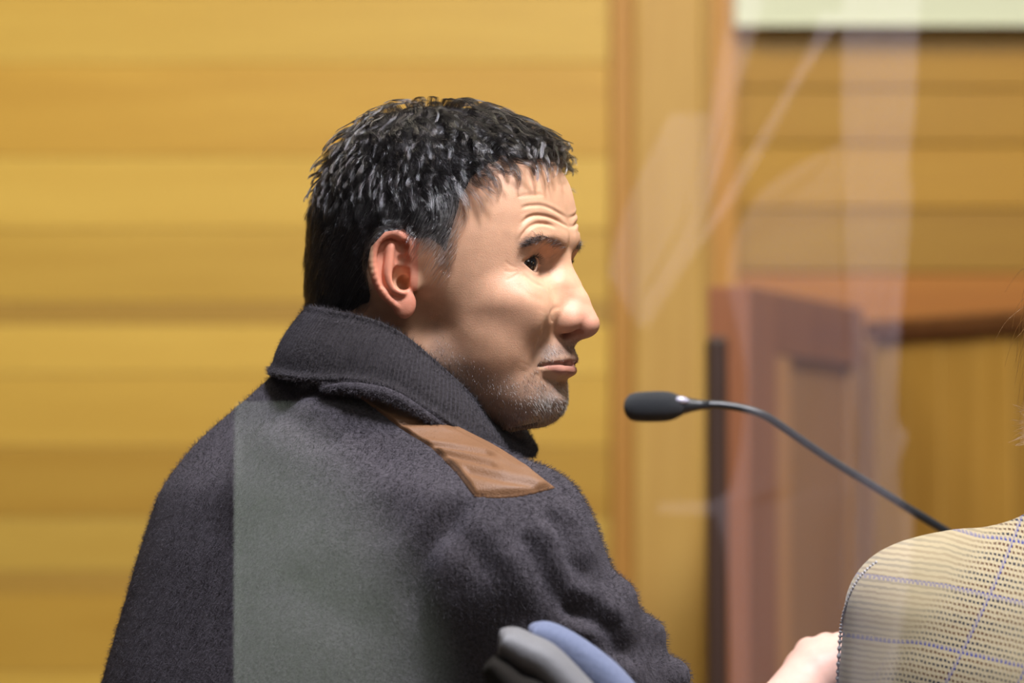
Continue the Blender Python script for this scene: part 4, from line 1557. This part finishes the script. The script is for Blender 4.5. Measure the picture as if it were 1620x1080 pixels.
m_trou = plain('trousers', (0.03, 0.032, 0.045), 0.9, 0.2, bump=0.3, bscale=500)
mo = np.array([O[0], O[1], 0])
v, fc = legs('t', (-125, 0), MAN, m_trou, (0.5, 0.87))
mesh_obj('trousers', mo + v / 1000, fc, m_trou, MAN)
po = np.array([S2[0], Y2, 0])
v, fc = legs('t', (0, 0), B2, m_trou, (0.0, 1.0))
mesh_obj('trousers', po + v / 1000, fc, m_trou, B2)
m_shoe = plain('shoe_leather', (0.02, 0.015, 0.012), 0.35, 0.5)
for par, org, hip, f in ((MAN, mo, (-125, 0), (0.5, 0.87)), (B2, po, (0, 0), (0.0, 1.0))):
    r = np.array([f[1], -f[0]])
    for s in (-1, 1):
        c = np.array([hip[0] + r[0] * 95 * s + f[0] * 420, hip[1] + r[1] * 95 * s + f[1] * 420, 0])
        Q = Field(graded([(c[0] - 200, c[0] + 200, 9)]), graded([(c[1] - 200, c[1] + 200, 9)]), graded([(-20, 130, 7)]))
        Q.cone(c + np.array([-f[0] * 40, -f[1] * 40, 42]), c + np.array([f[0] * 150, f[1] * 150, 32]), 42, 31, 10)
        Q.cone(c + np.array([0, 0, 50]), c + np.array([0, 0, 100]), 46, 44, 14)
        v, fc = Q.mesh()
        v[:, 2] = np.maximum(v[:, 2], 1)
        mesh_obj('shoe', org + v / 1000, fc, m_shoe, par)

# ------------------------------------------------------------------ the glass between camera and room, and what it mirrors
YG = -1.9
m_glass = bpy.data.materials.new('clear_glass')
m_glass.use_nodes = True
nt = m_glass.node_tree
nt.nodes.clear()
out = nt.nodes.new('ShaderNodeOutputMaterial')
mx = nt.nodes.new('ShaderNodeMixShader')
fr = nt.nodes.new('ShaderNodeFresnel'); fr.inputs[0].default_value = 1.5
tr = nt.nodes.new('ShaderNodeBsdfTransparent'); tr.inputs[0].default_value = (0.99, 1, 0.99, 1)
gl = nt.nodes.new('ShaderNodeBsdfGlossy'); gl.inputs['Roughness'].default_value = 0.0
nt.links.new(fr.outputs[0], mx.inputs[0]); nt.links.new(tr.outputs[0], mx.inputs[1]); nt.links.new(gl.outputs[0], mx.inputs[2]); nt.links.new(mx.outputs[0], out.inputs[0])
gw = empty('window_1', (0, YG, 0)); gw['kind'] = 'structure'
piece('pane', (-1.5, 1.5, YG - 0.004, YG + 0.004, 0.75, 2.1), m_glass, gw, 0)
m_steel = plain('frame_metal', (0.25, 0.25, 0.26), 0.35, 0.5, 0.8)
piece('sill', (-1.55, 1.55, YG - 0.03, YG + 0.03, 0.70, 0.75), m_steel, gw, 0.004)
piece('head_rail', (-1.55, 1.55, YG - 0.03, YG + 0.03, 2.1, 2.15), m_steel, gw, 0.004)
for x in (-1.55, 1.5):
    piece('jamb', (x, x + 0.05, YG - 0.03, YG + 0.03, 0.75, 2.1), m_steel, gw, 0.004)
piece('kick_panel', (-1.55, 1.55, YG - 0.03, YG + 0.03, 0.0, 0.70), m_desk, gw, 0.004)

# stand-ins shaped to make the reflections, added behind the camera, as far behind the glass as they seem to be in it
def mir(px, py, Yv):
    P = at(px, py, Yv)
    return np.array([P[0], 2 * YG - P[1], P[2]])


def ribbon(left, right, Yv, n=60, thick=0.006, wav=0.0, tilt=0.0):
    """a hanging strip between two edge lines given where they show in the glass"""
    Lp, Rp = spline(left, n), spline(right, n)
    M = 14
    V, F = [], []
    for side in (0, 1):
        for i in range(n):
            for j in range(M):
                t = j / (M - 1)
                q = Lp[i] * (1 - t) + Rp[i] * t
                P = mir(q[0], q[1], Yv + wav * math.sin(t * PI * 3 + i * 0.22) + tilt * t)
                P[1] += side * -thick
                V.append(P)
    for side in (0, 1):
        o = side * n * M
        for i in range(n - 1):
            for j in range(M - 1):
                f = [o + i * M + j, o + i * M + j + 1, o + (i + 1) * M + j + 1, o + (i + 1) * M + j]
                F.append(f if side else f[::-1])
    bd = [(0, j) for j in range(M)] + [(i, M - 1) for i in range(1, n)] + [(n - 1, j) for j in range(M - 2, -1, -1)] + [(i, 0) for i in range(n - 2, 0, -1)]
    for k in range(len(bd)):
        a, b = bd[k], bd[(k + 1) % len(bd)]
        F.append([a[0] * M + a[1], b[0] * M + b[1], n * M + b[0] * M + b[1], n * M + a[0] * M + a[1]])
    return np.array(V), F


m_cloth = plain('lilac_cloth', (0.62, 0.58, 0.64), 0.9, 0.1)
m_cloth2 = plain('lilac_cloth_faint', (0.40, 0.38, 0.42), 0.9, 0.1)  # darker copy of the cloth colour, for the fainter parts of the haze
YV = 1.4
cloth = empty('reflection_cloth', mir(1300, 540, YV), 'pale lilac cloth added behind the camera, mirrored as haze right of the man', 'cloth')  # made-up stand-in, its strips follow the pale bands in the glass
V, F = ribbon([(1335, -60), (1330, 200), (1335, 400), (1345, 560), (1355, 700), (1350, 850), (1340, 1180)],
              [(1460, -60), (1452, 80), (1448, 180), (1440, 260), (1444, 310), (1438, 380), (1428, 470), (1422, 580), (1420, 660), (1436, 690), (1424, 740), (1428, 800), (1445, 850), (1400, 1180)], YV, wav=0.004)
mesh_obj('fold', V, F, m_cloth, cloth)
V, F = ribbon([(1150, -40), (1140, 60), (1120, 200), (1080, 350), (1020, 470), (1008, 515)], [(1215, -40), (1195, 60), (1160, 190), (1115, 340), (1060, 450), (1022, 525)], YV, wav=0.01)
mesh_obj('fold', V, F, m_cloth, cloth)
V, F = ribbon([(1060, 180), (1020, 260), (985, 340), (962, 430), (975, 455), (1005, 510)], [(1122, 180), (1105, 260), (1080, 340), (1040, 420), (1025, 455), (1012, 512)], YV + 0.01, wav=0.002)
mesh_obj('faint_fold', V, F, m_cloth2, cloth)
V, F = ribbon([(1300, 20), (1270, 90), (1215, 190), (1150, 300), (1085, 400), (1020, 512)], [(1340, 20), (1290, 95), (1230, 200), (1165, 310), (1095, 410), (1024, 520)], YV, wav=0.004)
mesh_obj('fold', V, F, m_cloth, cloth)
V, F = ribbon([(1310, 235), (1240, 275), (1190, 320), (1150, 430), (1180, 600), (1160, 760), (1130, 800), (1150, 900), (1160, 1180)], [(1332, 225), (1333, 275), (1334, 320), (1338, 430), (1348, 600), (1354, 760), (1352, 800), (1345, 900), (1332, 1180)], YV + 0.01, wav=0.005)
mesh_obj('faint_fold', V, F, m_cloth2, cloth)
V, F = ribbon([(1040, 796), (1100, 792), (1200, 792)], [(1040, 812), (1100, 815), (1200, 818)], YV + 0.02, n=20)  # strip added only to mirror a level light streak
mesh_obj('faint_fold', V, F, m_cloth2, cloth)
piece('rod', (cloth.location[0] - 0.9, cloth.location[0] + 0.9, cloth.location[1] - 0.01, cloth.location[1] + 0.01, mir(1300, -60, YV)[2] - 0.005, mir(1300, -60, YV)[2] + 0.015), m_steel, cloth, 0.003)
for dx in (-0.89, 0.89):
    piece('stand_leg', (cloth.location[0] + dx - 0.012, cloth.location[0] + dx + 0.012, cloth.location[1] - 0.012, cloth.location[1] + 0.012, 0, mir(1300, -60, YV)[2]), m_steel, cloth, 0.003)

# grey green seat back added behind the camera, to mirror a haze over the man's jacket
YS = 0.25
seat = empty('reflection_seat', (mir(700, 900, YS)[0], mir(700, 900, YS)[1], 0), 'grey green seat back added behind the camera, mirrored as haze over the fleece jacket', 'seat')
gb = mir(0, 0, YS)[1]
x0, x1 = mir(369, 900, YS)[0], mir(800, 900, YS)[0]
zt, zb = mir(500, 634, YS)[2], mir(500, 1150, YS)[2]
m_gg = plain('grey_green_cloth', (0.20, 0.218, 0.195), 0.9, 0.1, bump=0.2, bscale=60)
piece('backrest', (x0, x1, gb - 0.09, gb, zb - 0.25, zt), m_gg, seat, 0.006)
piece('cushion', (x0 + 0.02, x1 - 0.02, gb - 0.42, gb - 0.05, 0.38, 0.46), m_gg, seat, 0.02)
for a in (x0 + 0.04, x1 - 0.04):
    for c in (gb - 0.05, gb - 0.38):
        piece('leg', (a - 0.015, a + 0.015, c - 0.015, c + 0.015, 0, 0.55 if c > gb - 0.2 else 0.4), m_steel, seat, 0.003)

wf = piece('wall_front', (-3.6, 3.4, -5.7, -5.6, 0, 2.9), plain('dark_paint', (0.015, 0.014, 0.013), 0.8, 0.2), None, 0)
wf['kind'] = 'structure'
